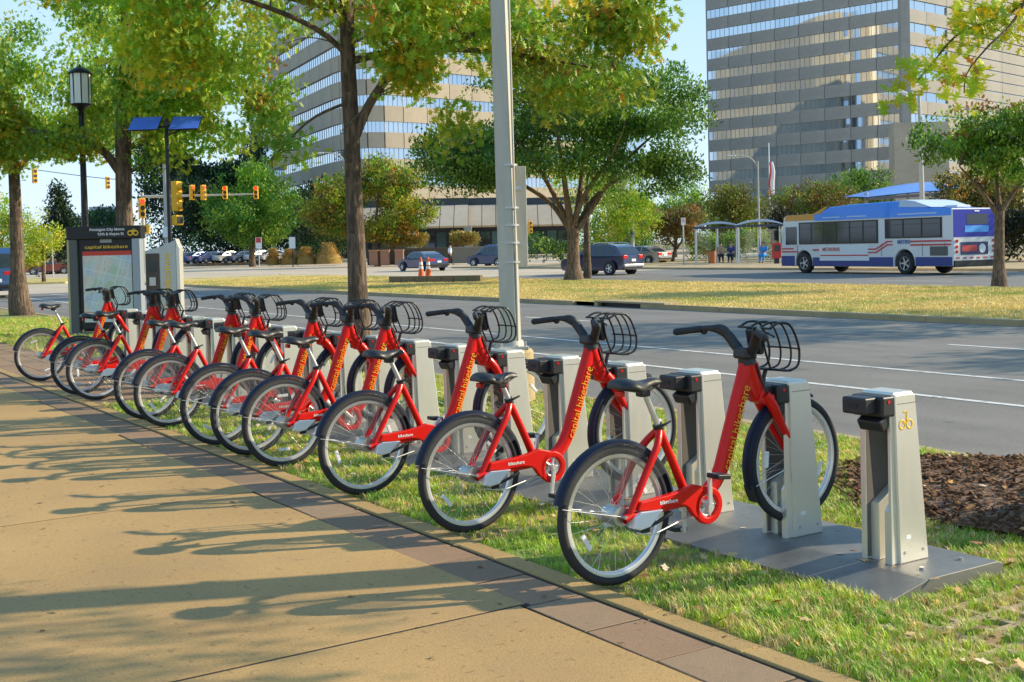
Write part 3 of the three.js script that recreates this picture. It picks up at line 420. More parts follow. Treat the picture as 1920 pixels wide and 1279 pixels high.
function makeBike() {
  const t = thing('hire_bicycle', 'x', 'bicycle', [0, 0, 0], 0, 'red hire bicycles parked in the docks');
  const wheel = (name, c, hub) => { const w = new THREE.Group(); w.name = name; w.position.set(c[0], c[1], 0); t.add(w); mesh('tyre', BP.tyre, M.rubber, w); mesh('rim', BP.rim, M.alu, w); mesh('spokes', BP.spokes, M.alu, w); mesh('hub', hub, M.steelPlain, w);
    for (const a of name === 'rear_wheel' ? [3.7, 0.6] : [3.05, 5.9]) mesh('reflector', BP.reflector, M.white, w).rotation.z = a; return w; };
  const rw = wheel('rear_wheel', RH, BP.rearHub), fw = wheel('front_wheel', FH, BP.hub);
  const rf = mesh('rear_fender', BP.rearFender, M.navy, t); rf.position.set(RH[0], RH[1], 0);
  mesh('fender_stay', BP.stays, M.alu, rf);
  const sg = mesh('skirt_guard', BP.guards, M.guard, t); sg.position.set(RH[0], RH[1], 0);
  const ff = mesh('front_fender', BP.frontFender, M.navy, t); ff.position.set(FH[0], FH[1], 0); mesh('mud_flap', BP.flap, M.rubber, ff); mesh('fender_stay', BP.frontStays, M.alu, ff);
  const b = mesh('frame_beam', BP.beam, M.red, t); mesh('beam_end', BP.beamEnd, M.red, b); mesh('lettering', BP.text, M.bikeYellow, b);
  mesh('head_tube', BP.head, M.red, t); mesh('locking_lug', BP.lug, M.red, t); mesh('brake_cable', BP.cable, M.black, t);
  mesh('fork_leg', BP.forkN, M.red, t); mesh('fork_leg', BP.forkF, M.red, t); mesh('seat_tube', BP.seatTube, M.red, t); mesh('rear_stay', BP.stayN, M.red, t); mesh('rear_stay', BP.stayF, M.red, t);
  const cc = mesh('chain_case', BP.chainCase, M.red, t); mesh('lettering', BP.caseText, M.white, cc);
  mesh('hub_cover', BP.hubCover, M.white, t); mesh('kickstand', BP.stand, M.black, t); mesh('gear_cable', BP.standRod, M.alu, t);
  const cs = new THREE.Group(); cs.name = 'crankset'; t.add(cs);
  mesh('chainring', BP.spider, M.alu, cs);
  const arms = [];
  for (const s of [1, -1]) { const a = mesh('crank_arm', s > 0 ? BP.crankN : BP.crankF, M.alu, cs); a.position.set(BB[0], BB[1], 0); const p = mesh('pedal', BP.pedal, M.black, cs); arms.push([a, p, s]); }
  mesh('seat_post', BP.post, M.alu, t); mesh('seat_clamp', BP.clamp, M.black, t);
  const sd = mesh('saddle', BP.saddle, M.black, t); mesh('saddle_rail', BP.rails, M.black, sd); mesh('rear_light', BP.rearLight, M.tail, t);
  mesh('collar', BP.collar, M.black, t); mesh('handlebar', BP.bar, M.black, t); mesh('grip', BP.gripN, M.rubber, t); mesh('grip', BP.gripF, M.rubber, t); mesh('brake_lever', BP.lever, M.black, t);
  mesh('front_rack', BP.rack, M.rackBlack, t); mesh('rack_bracket', BP.rackArm, M.black, t);
  return t;
}
function pose(b, crank, seat, wr, wf) {
  const cs = b.children.find((c) => c.name === 'crankset'), a = cs.children.filter((c) => c.name === 'crank_arm'), p = cs.children.filter((c) => c.name === 'pedal');
  [1, -1].forEach((s, i) => { const th = crank + (s > 0 ? 0 : Math.PI); a[i].rotation.z = th; p[i].position.set(BB[0] - Math.sin(th) * 0.155, BB[1] + Math.cos(th) * 0.155, s * 0.16); p[i].rotation.z = -0.1; });
  for (const n of ['saddle', 'rear_light']) { const s = b.children.find((c) => c.name === n); s.position.set(-0.475 * seat, seat, 0); }
  const po = b.children.find((c) => c.name === 'seat_post'); po.position.set(-0.475 * seat, seat, 0);
  for (const [n, r] of [['rear_wheel', wr], ['front_wheel', wf]]) b.children.find((c) => c.name === n).rotation.z = r;
}
{
  const proto = makeBike();
  const set = [[0, 0.0, 0, 0], [3.0, -0.075, 0.15, 0.4], [2.3, -0.02, -0.25, 1.1], [0.8, 0.0, 1.0, 2], [3.4, 0.02, 2, 0.3], [1.2, 0.02, 0.5, 1.2], [2.9, 0.01, 0.1, 3], [0.4, 0.0, 1.8, 2.2], [3.1, 0.02, 2.6, 1], [2.1, -0.03, 0.9, 0.2], [0.9, 0.03, 1.4, 2.9]];
  const look = ['nearest red hire bicycle, near pedal up, third docking post empty behind it', 'second red hire bicycle from the right, saddle low, near pedal down', 'third red hire bicycle from the right, in front of the concrete lamp post', 'fourth red hire bicycle from the right, first of three parked close together', 'fifth red hire bicycle from the right, middle of three parked close together', 'sixth red hire bicycle from the right, last of three parked close together',
    'seventh red hire bicycle from the right, nearer of a pair before the pay terminal', 'eighth red hire bicycle from the right, farther of a pair before the pay terminal', 'ninth red hire bicycle from the right, nearer of the pair parked on the paving', 'tenth red hire bicycle from the right, farther of the pair parked on the paving', 'farthest red hire bicycle, alone at the left end in front of the map board'];
  look[0] = 'nearest red hire bicycle, near pedal pointing up, beside the empty end docking post';
  BIKES.forEach((n, i) => {
    const b = i ? proto.clone() : proto; if (i) { b.name = numbered('hire_bicycle'); scene.add(b); }
    b.position.set(3.49 + (i ? rr(-0.015, 0.015) : 0), 0, dockZ(n) - 0.018); b.userData.label = look[i]; b.userData.group = 'red hire bicycles parked in the docks'; pose(b, ...set[i]);
    b.rotation.x = i ? rr(-0.02, 0.02) : 0; b.rotation.y = 0.012;
  });
}
// ---------------------------------------------------------------- things near the row: concrete lamp post, lantern post, map board, pay terminal
const rel = (r, u, f = 0) => R0.clone().multiplyScalar(r).addScaledVector(F0, f).add(V(0, u, 0));     // right, up, away from the camera
{
  const t = thing('concrete_lamp_post', 'tall octagonal concrete lamp post behind the docks with steel bands and a sign', 'lamp post', [6.9, 0, -10.66], FACE + 0.12);
  const oct = (r1, r2, y1, y2) => { const g = new THREE.CylinderGeometry(r2, r1, y2 - y1, 8, 1).rotateY(Math.PI / 8).translate(0, (y1 + y2) / 2, 0).toNonIndexed(); g.computeVertexNormals(); return g; };
  mesh('shaft', oct(0.112, 0.062, 0.56, 9.2).applyMatrix4(new THREE.Matrix4().makeRotationZ(0.012)), M.polePaint, t);
  mesh('pedestal', [cyl([0, 0, 0], [0, 0.50, 0], 0.235, 0.225, 24), cyl([0, 0.50, 0], [0, 0.53, 0], 0.225, 0.20, 24)], M.kerb, t);
  mesh('base_flange', [rbox(0.32, 0.035, 0.32, 0.01, 0, 0.545, 0), cyl([0, 0.55, 0], [0, 0.62, 0], 0.14, 0.118, 8)], M.polePaint, t);
  for (const [x, z] of [[1, 1], [-1, 1], [1, -1], [-1, -1]]) mesh('anchor_bolt', cyl([x * 0.125, 0.55, z * 0.125], [x * 0.125, 0.61, z * 0.125], 0.015, 0.015, 6), M.steelPlain, t);
  for (const y of [1.42, 1.62, 1.80, 1.98, 2.42]) mesh('steel_band', [cyl([0.0, y, 0], [0, y + 0.02, 0], 0.117 - (y - 0.56) * 0.0058, undefined, 16)], M.steelPlain, t);
  mesh('conduit', tube([[0.055, 0.62, 0.09], [0.052, 2.5, 0.082], [0.045, 4.5, 0.072], [0.035, 9, 0.05]], 0.011, 20, 6), M.polePaint, t);
  mesh('sign', [rbox(0.16, 1.05, 0.018, 0.006, 0.125, 1.90, -0.11)], M.polePaint, t);
  mesh('sign_bracket', [box(0.2, 0.04, 0.02, 0.05, 1.62, -0.098), box(0.2, 0.04, 0.02, 0.05, 2.2, -0.098)], M.steelPlain, t);
  mesh('arm', tube([[0.1, 9.15, 0], [-0.4, 9.5, 0], [-1.4, 9.7, 0]], 0.04, 12, 8), M.polePaint, t);
}
{
  const p = gnd(163, 25.4), t = thing('lantern_post', 'black lantern post with white glass panes behind the map board', 'street lamp', p, FACE);
  mesh('post', [taper([[0, 0, 0], [0, 0.5, 0], [0, 2.5, 0], [0.0, 4.55, 0]], [0.11, 0.08, 0.064, 0.055], 14), cyl([0, 0, 0], [0, 0.7, 0], 0.16, 0.10, 16), lathe([[0, 4.5], [0.07, 4.5], [0.05, 4.58], [0.11, 4.66], [0.20, 4.70], [0.20, 4.73], [0, 4.73]], 16)], M.blackMetal, t);
  const bars = []; for (let i = 0; i < 8; i++) { const a = i / 8 * 6.2832 + 0.39; bars.push(cyl([Math.cos(a) * 0.195, 4.72, Math.sin(a) * 0.195], [Math.cos(a) * 0.21, 5.36, Math.sin(a) * 0.21], 0.014, 0.014, 6)); }
  const l = mesh('lantern_frame', [...bars, new THREE.TorusGeometry(0.205, 0.018, 8, 24).rotateX(Math.PI / 2).translate(0, 5.36, 0)], M.blackMetal, t);
  for (let i = 0; i < 8; i++) { const a = i / 8 * 6.2832, g = box(0.145, 0.62, 0.006, 0, 5.04, 0.188); g.rotateY(a); mesh('pane', g, phys([0.88, 0.88, 0.86], 0.6), l); }
  mesh('cap', lathe([[0, 5.56], [0.02, 5.53], [0.03, 5.50], [0.10, 5.47], [0.19, 5.42], [0.235, 5.37], [0.235, 5.345], [0, 5.345]], 20), M.blackMetal, t);
}
const canvasTex = (w, h, draw) => { const c = document.createElement('canvas'); c.width = w; c.height = h; const g = c.getContext('2d'); draw(g, w, h); const t = new THREE.CanvasTexture(c); t.colorSpace = THREE.SRGBColorSpace; t.magFilter = THREE.LinearFilter; return t; };
const panel = (w, h, x, y, z) => { const g = new THREE.PlaneGeometry(w, h).translate(x, y, z).toNonIndexed(); g.userData.ready = true; return g; };
{
  const t = thing('map_board', 'tall station map board with black header and pale map behind the far bicycles', 'map board', gnd(201, 24.6), FACE - 0.06);
  mesh('post', [rbox(0.17, 2.16, 0.22, 0.02, -0.64, 1.08, 0)], std([0.09, 0.10, 0.095], 0.5), t); mesh('post', [rbox(0.17, 2.10, 0.22, 0.02, 0.645, 1.05, 0)], std([0.34, 0.38, 0.42], 0.45, { metalness: 0.4 }), t);
  mesh('edge_strip', rbox(0.05, 2.16, 0.2, 0.01, -0.745, 1.08, 0.0), std([0.5, 0.42, 0.22], 0.5), t);
  mesh('frame', [rbox(1.14, 1.82, 0.12, 0.015, 0, 1.03, -0.01)], M.blackMetal, t);
  mesh('frame_inset', [rbox(0.24, 0.1, 0.02, 0.005, 0.02, 1.90, 0.055)], std([0.35, 0.38, 0.4], 0.5), t);
  const hd = mesh('header', rbox(1.53, 0.26, 0.26, 0.02, 0.0, 2.05, 0.0), M.blackMetal, t);
  mesh('header_text', [letter('Pentagon City Metro', 0.052, 0.003).translate(-0.28, 2.085, 0.131), letter('12th & Hayes St', 0.052, 0.003).translate(-0.12, 1.995, 0.131)], M.white, hd);
  const bk = [new THREE.TorusGeometry(0.045, 0.014, 6, 20).scale(1, 1, 0.3).translate(0.55, 2.03, 0.133), new THREE.TorusGeometry(0.045, 0.014, 6, 20).scale(1, 1, 0.3).translate(0.66, 2.03, 0.133), box(0.13, 0.022, 0.004, 0.605, 2.065, 0.133), box(0.05, 0.07, 0.004, 0.605, 2.05, 0.1335), box(0.06, 0.016, 0.004, 0.62, 2.1, 0.133)];
  mesh('bicycle_mark', bk, M.yellow, hd);
  const map = canvasTex(512, 760, (g, w, h) => {
    g.fillStyle = '#c9d3cb'; g.fillRect(0, 0, w, h);
    const blobs = [['#b9cdb4', 9], ['#b8cbd8', 5], ['#d8cfc0', 8]]; for (const [c, n] of blobs) for (let i = 0; i < n; i++) { g.fillStyle = c; g.beginPath(); g.ellipse(rr(0, w), rr(0, h), rr(30, 120), rr(30, 90), rr(0, 3), 0, 7); g.fill(); }
    g.strokeStyle = '#e4e9e2'; for (let i = 0; i < 26; i++) { g.lineWidth = rr(2, 6); g.beginPath(); const x = rr(-100, w), y = rr(-100, h), a = i % 2 ? 0.25 : 1.85; g.moveTo(x - Math.cos(a) * 900, y - Math.sin(a) * 900); g.lineTo(x + Math.cos(a) * 900, y + Math.sin(a) * 900); g.stroke(); }
    g.strokeStyle = '#d9b9a2'; g.lineWidth = 6; g.beginPath(); g.moveTo(0, h * 0.72); g.bezierCurveTo(w * 0.3, h * 0.4, w * 0.6, h * 0.6, w, h * 0.2); g.stroke();
    g.fillStyle = '#b3402c'; for (let i = 0; i < 16; i++) { g.beginPath(); g.arc(rr(20, w - 20), rr(60, h - 90), 4, 0, 7); g.fill(); }
    g.fillStyle = '#cf3a26'; g.fillRect(0, 0, w, 46); g.fillStyle = '#c9897b'; g.fillRect(0, h - 110, w, 8);
  });
  mesh('map_sheet', panel(1.0, 1.42, 0.03, 0.97, 0.0525), std([1, 1, 1], 0.35, { map }), t);
  const ttl = letter('capital bikeshare', 0.075, 0.003).scale(1.02, 0.8, 1); mesh('title', ttl.translate(-0.42, 1.735, 0.0505), M.yellow, t);
  mesh('foot', rbox(1.6, 0.06, 0.5, 0.01, 0, 0.03, 0), M.plate, t);
}
{
  const t = thing('pay_terminal', 'silver pay terminal with slanted top and vertical yellow lettering beside the map board', 'pay terminal', gnd(307, 23.4), FACE + 0.05);
  const body = shape([[-0.02, 0], [0.28, 0], [0.28, 1.86], [-0.02, 1.73], [-0.30, 1.66], [-0.30, 0]]);
  mesh('body', ext(body, 0.34, 0.012, -0.17), std([0.5, 0.51, 0.49], 0.45, { metalness: 0.3 }), t);
  mesh('screen_panel', [rbox(0.26, 1.54, 0.02, 0.006, -0.16, 0.84, 0.172)], std([0.06, 0.045, 0.035], 0.3), t); mesh('screen', rbox(0.17, 0.2, 0.012, 0.003, -0.165, 1.36, 0.184), M.glassDark, t); mesh('card_slot', rbox(0.12, 0.16, 0.02, 0.003, -0.165, 1.08, 0.184), M.steelPlain, t);
  mesh('edge', [ext([[0.283, 0], [0.35, 0], [0.35, 1.70], [0.283, 1.88]], 0.30, 0.008, -0.13)], M.steel, t);
  const l = letter('capital bikeshare', 0.12, 0.003); const k = 1.25 / l.boundingBox.max.x; mesh('lettering', l.scale(k, 1.1, 1).rotateZ(Math.PI / 2).translate(0.17, 0.36, 0.172), M.yellow, t);
  mesh('mast', cyl([0.11, 1.7, -0.14], [0.11, 4.18, -0.14], 0.042, 0.036, 12), M.blackMetal, t);
  mesh('mast_bracket', [cyl([-0.35, 4.0, -0.14], [0.55, 4.06, -0.14], 0.022, 0.022, 8), cyl([0.12, 3.86, -0.14], [0.5, 4.0, -0.12], 0.016, 0.016, 8), rbox(0.1, 0.12, 0.1, 0.02, 0.11, 4.08, -0.14)], M.blackMetal, t);
  const sol = phys([0.06, 0.15, 0.60], 0.3);
  for (const x of [-0.28, 0.48]) { const p = mesh('solar_panel', rbox(0.54, 0.025, 0.56, 0.006, x, 4.09, -0.1, 0, 0.52, 0.02), sol, t); mesh('panel_frame', [rbox(0.57, 0.022, 0.59, 0.004, x, 4.083, -0.108, 0, 0.52, 0.02)], M.blackMetal, p); }
}
// ---------------------------------------------------------------- trees
const n3h = (x, y, z) => hash(x * 31 + z * 17, y * 57 + z * 131, 7);
function noise3(x, y, z) { const xi = Math.floor(x), yi = Math.floor(y), zi = Math.floor(z), s = (t) => t * t * (3 - 2 * t), fx = s(x - xi), fy = s(y - yi), fz = s(z - zi); let r = 0; for (let i = 0; i < 2; i++) for (let j = 0; j < 2; j++) for (let k = 0; k < 2; k++) r += n3h(xi + i, yi + j, zi + k) * (i ? fx : 1 - fx) * (j ? fy : 1 - fy) * (k ? fz : 1 - fz); return r; }
const lobed = new THREE.ShapeGeometry(shape([[0, 0], [0.05, 0.10], [0.30, 0.16], [0.10, 0.28], [0.40, 0.48], [0.13, 0.52], [0.26, 0.80], [0.07, 0.72], [0, 1], [-0.07, 0.72], [-0.26, 0.80], [-0.13, 0.52], [-0.40, 0.48], [-0.10, 0.28], [-0.30, 0.16], [-0.05, 0.10]]));
const oval = new THREE.ShapeGeometry(shape([[0, 0], [0.22, 0.25], [0.27, 0.5], [0.17, 0.8], [0, 1], [-0.17, 0.8], [-0.27, 0.5], [-0.22, 0.25]]));
const diamond = new THREE.ShapeGeometry(shape([[0, 0], [0.32, 0.45], [0, 1], [-0.32, 0.45]]));
function spray(leaf, n, size, rad, droop = 0.4) {               // a handful of leaves round the end of a twig
  const gs = [];
  for (let i = 0; i < n; i++) {
    const g = leaf.clone().toNonIndexed(), p = g.attributes.position, cup = rr(-0.5, 0.5);
    for (let k = 0; k < p.count; k++) { const x = p.getX(k), y = p.getY(k); p.setZ(k, Math.abs(x) * 0.35 + y * y * cup * 0.5); }
    const s = size * rr(0.7, 1.2); g.scale(s, s, s).rotateX(rr(-1.5, 1.0) - droop).rotateZ(rr(-0.6, 0.6)).rotateY(rr(0, 6.28));
    const a = rr(0, 6.28), e = Math.asin(rr(-1, 1)), r = rad * Math.cbrt(rnd()); g.translate(Math.cos(a) * Math.cos(e) * r, Math.sin(e) * r * 0.8, Math.sin(a) * Math.cos(e) * r);
    g.deleteAttribute('uv'); gs.push(g);
  }
  const g = mergeGeometries(gs); g.computeVertexNormals(); return g;
}
M.leaf = phys([1, 1, 1], 0.5, { transmission: 0.58, thickness: 0, side: THREE.DoubleSide, specularIntensity: 0.5 });
const SP = { oak: [spray(lobed, 24, 0.118, 0.30), spray(lobed, 24, 0.125, 0.33)], oakSmall: [spray(lobed, 10, 0.085, 0.12), spray(lobed, 10, 0.085, 0.13)], fine: [spray(oval, 18, 0.17, 0.42), spray(oval, 18, 0.17, 0.45)], small: [spray(oval, 16, 0.11, 0.25), spray(oval, 16, 0.11, 0.25)], far: [spray(diamond, 20, 0.30, 0.75), spray(diamond, 20, 0.30, 0.8)], mass: [spray(diamond, 22, 0.5, 1.4, 0), spray(diamond, 22, 0.5, 1.4, 0)] };
const pick = (pal) => { let t = rnd() * pal.reduce((a, p) => a + p[1], 0); for (const p of pal) if ((t -= p[1]) <= 0) return p[0]; return pal[0][0]; };
// blobs: [centre relative to the base (right, up, away), radii, count]; clumps come from a noise mask
function tree(name, label, base, { group, trunk, radii, limbs = [], blobs, pal, kind, size = 1, mask = 0.46, freq = 0.9, twigs = 24, bark = M.bark, vary = 0.25, keep, category = 'tree', top, yf = 1.5 }) {
  const t = thing(name, label, category, base, 0, group);
  const tp = trunk.map((p) => rel(...p));
  mesh('trunk', taper(tp, radii, 12), bark, t);
  for (const [pts, r] of limbs) mesh('branch', taper(pts.map((p) => rel(...p)), r, 8), bark, t);
  const lists = [[], []], tips = [];
  for (const [c, r, n] of blobs) {
    let made = 0;
    for (let i = 0; i < n * 6 && made < n; i++) {
      const a = rr(0, 6.2832), e = Math.asin(rr(-1, 1)), q = Math.pow(rnd(), 0.42), d = [Math.cos(a) * Math.cos(e) * q, Math.sin(e) * q, Math.sin(a) * Math.cos(e) * q];
      const p = rel(c[0] + d[0] * r[0], c[1] + d[1] * r[1], c[2] + d[2] * r[2]), w = p.clone().add(t.position);
      if (noise3(w.x * freq + 40, w.y * freq * yf, w.z * freq + 90) < mask) continue;
      if (keep && !keep(w)) continue;
      made++;
      let col = pick(pal); if (top && d[1] > top[0] && rnd() < top[2]) col = top[1];
      const patch = noise3(w.x * freq * 0.6 + 7, w.y * freq * 0.6, w.z * freq * 0.6); col = mulc(col, (0.8 + vary * 2 * (patch - 0.5)) * rr(0.85, 1.2));
      lists[made & 1].push([p.x, p.y, p.z, rr(0, 6.28), size * rr(0.75, 1.25), col, rr(-0.4, 0.4), rr(-0.4, 0.4)]);
      if (rnd() < twigs / (blobs.length * n)) tips.push(p);
    }
  }
  const curve = new THREE.CatmullRomCurve3(tp), L = tp[tp.length - 1].y, tw = [];
  const roots = [...Array.from({ length: 12 }, (_, i) => curve.getPointAt(0.35 + 0.65 * i / 11)), ...limbs.flatMap(([pts]) => { const c = new THREE.CatmullRomCurve3(pts.map((p) => rel(...p))); return [0.4, 0.6, 0.8, 1].map((k) => c.getPointAt(k)); })];
  for (const p of tips) { let best = roots[0], bd = 1e9; for (const q of roots) { const d = q.distanceTo(p) + Math.max(0, q.y - p.y) * 1.2; if (d < bd) { bd = d; best = q; } } if (bd > 1.2 * Math.max(1, size * radii[1] * 5)) continue; const mid = best.clone().lerp(p, 0.55); mid.y += bd * 0.10; mid.x += rr(-0.1, 0.1) * bd; mid.z += rr(-0.1, 0.1) * bd; tw.push(taper([best, mid, p], [0.007 * size + bd * 0.005, 0.005 * size + bd * 0.0025, 0.003 * size], 5)); }
  if (tw.length) { const b = mesh('twigs', tw, bark, t); b.userData.kind = 'stuff'; }
  lists.forEach((l, i) => l.length && IM('crown', SP[kind][i], M.leaf, l, t));
  return t;
}
const YG = [0.70, 0.74, 0.05], GR = [0.28, 0.52, 0.04], DG = [0.10, 0.22, 0.025], YE = [0.90, 0.66, 0.04], OR = [0.80, 0.36, 0.05], LG = [0.48, 0.66, 0.05], OL = [0.38, 0.36, 0.05], RD = [0.50, 0.14, 0.04];
const OAKS = 'oaks planted along the kerb';
tree('oak_tree', 'yellow green oak with forked trunk behind the docks, left of the concrete lamp post', V(6.9, 0, -14.27), {
  trunk: [[0.02, -0.1], [0.01, 0.4], [0, 1.6], [-0.02, 3.0], [-0.04, 4.3], [-0.02, 5.6], [0.05, 7.2]], radii: [0.20, 0.125, 0.106, 0.10, 0.088, 0.068, 0.04],
  limbs: [[[[0.03, 3.05], [0.22, 3.45], [0.55, 3.85, -0.1], [0.85, 3.98, -0.3], [1.6, 4.2, -0.6], [2.8, 4.3, -0.9]], [0.07, 0.058, 0.05, 0.04, 0.026, 0.012]], [[[0, 4.0], [0.5, 4.12, 0.1], [1.3, 4.15, 0.2], [2.4, 4.05, 0.4], [3.4, 3.85, 0.5]], [0.05, 0.042, 0.034, 0.024, 0.01]], [[[-0.02, 4.05], [-0.35, 4.35, -0.2], [-1.2, 4.7, -0.5], [-2.6, 5.0, -0.8]], [0.042, 0.034, 0.024, 0.01]], [[[0, 4.6], [-0.8, 4.9, 0.5], [-2.2, 5.3, 1.2]], [0.04, 0.025, 0.01]], [[[0, 5.0], [0.6, 5.5, -0.6], [1.5, 6.2, -1.6]], [0.05, 0.035, 0.015]], [[[0, 3.5], [-0.5, 3.25, -0.2], [-1.0, 2.75, -0.3]], [0.022, 0.016, 0.008]], [[[0.5, 3.8, -0.1], [0.25, 3.45, -0.2], [-0.1, 3.1, -0.25]], [0.02, 0.014, 0.008]]],
  blobs: [[[0, 6.5, 0], [3.9, 2.4, 3.8], 480], [[1.9, 4.35, -0.6], [2.0, 0.7, 1.6], 170], [[3.0, 3.95, -0.2], [1.05, 0.75, 1.2], 120], [[-1.9, 4.8, -0.3], [1.7, 0.9, 1.6], 130], [[0.3, 4.7, -0.4], [1.1, 0.45, 1.2], 60], [[0.95, 3.55, -0.7], [0.5, 0.5, 0.5], 26], [[-0.9, 2.95, -0.3], [0.42, 0.35, 0.3], 9], [[-2.1, 4.1, 0], [0.9, 0.5, 0.9], 50], [[1.3, 3.1, -0.6], [0.3, 0.55, 0.3], 12]],
  pal: [[YG, 4], [LG, 5], [GR, 3], [YE, 1.0], [OR, 0.35]], kind: 'oak', mask: 0.53, freq: 1.25, twigs: 150, group: OAKS });
tree('oak_tree', 'green oak with thick spreading limbs behind the map board and the lantern post', V(7.1, 0, -25.54), {
  trunk: [[0.05, -0.1], [0, 0.5], [0, 2.0], [0.02, 3.3], [0.05, 4.4], [0.15, 6.0], [0.2, 8]], radii: [0.28, 0.19, 0.17, 0.165, 0.12, 0.09, 0.05],
  limbs: [[[[-0.02, 3.25], [-0.4, 3.75], [-0.9, 4.0, -0.2], [-1.9, 4.15, -0.4], [-3.2, 4.05, -0.7]], [0.10, 0.08, 0.06, 0.035, 0.015]], [[[0, 3.7], [0.15, 4.5, 0.1], [0.5, 5.6, 0.2], [1.2, 7, 0.3]], [0.09, 0.07, 0.05, 0.02]], [[[0.05, 4.2], [0.9, 4.6, -0.4], [2.2, 4.9, -0.9], [3.3, 4.6, -1.2]], [0.07, 0.06, 0.04, 0.015]], [[[0.1, 5.4], [1.1, 6.1, -0.6], [2.8, 6.9, -1.4]], [0.045, 0.03, 0.012]]],
  blobs: [[[0, 7.0, 0], [4.0, 2.6, 3.8], 680], [[-1.6, 4.7, -0.3], [2.2, 1.1, 2.0], 420], [[1.7, 4.8, -0.4], [1.9, 1.2, 1.8], 330], [[2.6, 4.1, -0.8], [0.9, 0.75, 0.9], 70], [[-2.6, 4.0, -0.4], [1.2, 0.6, 1.2], 90], [[0.9, 3.5, -0.5], [0.6, 0.5, 0.6], 24]],
  keep: (w) => { const q = w.clone().sub(gnd(155, 25.4)); return !(Math.abs(q.dot(R0)) < 0.95 && q.dot(F0) < 1.2 && w.y > 3.9 && w.y < 6.3); },
  pal: [[LG, 5], [GR, 5], [YG, 2], [YE, 0.35], [OR, 0.2]], kind: 'oak', size: 1.1, mask: 0.53, freq: 1.1, twigs: 130, group: OAKS });
tree('oak_tree', 'leftmost oak, its trunk in grass at the left edge past the farthest bicycle', V(7.06, 0, -36.1), {
  trunk: [[0.1, -0.1], [0.02, 0.35], [0, 1.5], [0, 3.6], [-0.05, 5.2], [-0.1, 7]], radii: [0.36, 0.19, 0.165, 0.15, 0.11, 0.05],
  limbs: [[[[0, 3.9], [0.8, 4.6, -0.3], [2.4, 5.2, -0.7]], [0.09, 0.06, 0.02]], [[[0, 4.3], [-0.8, 5.2, -0.3], [-2.2, 6, 0]], [0.09, 0.06, 0.02]]],
  blobs: [[[0, 6.6, 0], [4.3, 2.4, 4.0], 640], [[1.4, 4.9, -0.6], [2.2, 0.9, 2.0], 260], [[-0.8, 4.5, -0.5], [1.6, 0.8, 1.6], 160]],
  pal: [[LG, 4], [GR, 5], [YG, 2], [DG, 1], [YE, 0.3]], kind: 'oak', size: 1.2, mask: 0.52, freq: 0.9, twigs: 40, group: OAKS });
// the oak whose mulch bed reaches into the frame: its trunk stands just outside at right, one low limb hangs in at the top right corner
{
  const base = V(6.72, 0.1, -3.6), rb = (px, py, d) => { const p = at(px, py, d).sub(base); return [rightOf(p), p.y, p.dot(F0)]; };
  tree('oak_tree', 'oak just outside the right edge, only a hanging yellow green branch in view', base, {
    trunk: [[0, -0.15], [0, 0.4], [0.02, 1.6], [0, 3.2], [0.03, 5], [0.05, 7]], radii: [0.26, 0.175, 0.15, 0.14, 0.10, 0.05],
    limbs: [[[[0, 3.3], rb(1990, -60, 6.8), rb(1900, 20, 6.9), rb(1800, 62, 6.9), rb(1755, 110, 6.8), rb(1722, 150, 6.7)], [0.04, 0.014, 0.010, 0.008, 0.006, 0.003]], [[rb(1960, -80, 6.8), rb(1900, 40, 6.7), rb(1850, 90, 6.6), rb(1812, 140, 6.6), rb(1808, 175, 6.6)], [0.012, 0.009, 0.007, 0.005, 0.003]], [[[0, 3.8], [-1.2, 4.3, -0.8], [-2.6, 4.7, -1.5]], [0.08, 0.05, 0.02]], [[[0, 4.0], [1.2, 4.6, 0.4], [2.6, 5, 0.8]], [0.08, 0.05, 0.02]], [[[0, 4.2], [-0.6, 5, 1.0], [-1.4, 5.4, 2.2]], [0.07, 0.045, 0.02]]],
    blobs: [[[0.3, 6.2, -0.2], [3.7, 2.1, 3.4], 620], [[2.05, 3.5, -0.58], [1.1, 0.45, 1.1], 110], [rb(1838, 42, 6.8), [0.18, 0.14, 0.2], 15], [rb(1900, 45, 6.9), [0.17, 0.18, 0.2], 14], [rb(1745, 140, 6.7), [0.13, 0.07, 0.1], 7], [rb(1706, 182, 6.7), [0.05, 0.07, 0.05], 3], [rb(1810, 150, 6.6), [0.06, 0.14, 0.06], 7], [rb(1795, 70, 6.8), [0.10, 0.07, 0.1], 4]],
    pal: [[YG, 5], [LG, 3], [YE, 2], [OR, 0.4]], kind: 'oakSmall', size: 1, mask: 0.0, freq: 1.2, twigs: 0, group: OAKS,
    keep: (w) => { const d = w.clone().sub(camera.position), z = d.dot(fwd); if (z < 0.5) return true; const px = 960 + FOCAL * d.dot(rgt) / z, py = 526 - FOCAL * d.dot(upv) / z; return px > 1650 || py < -45; } });
}
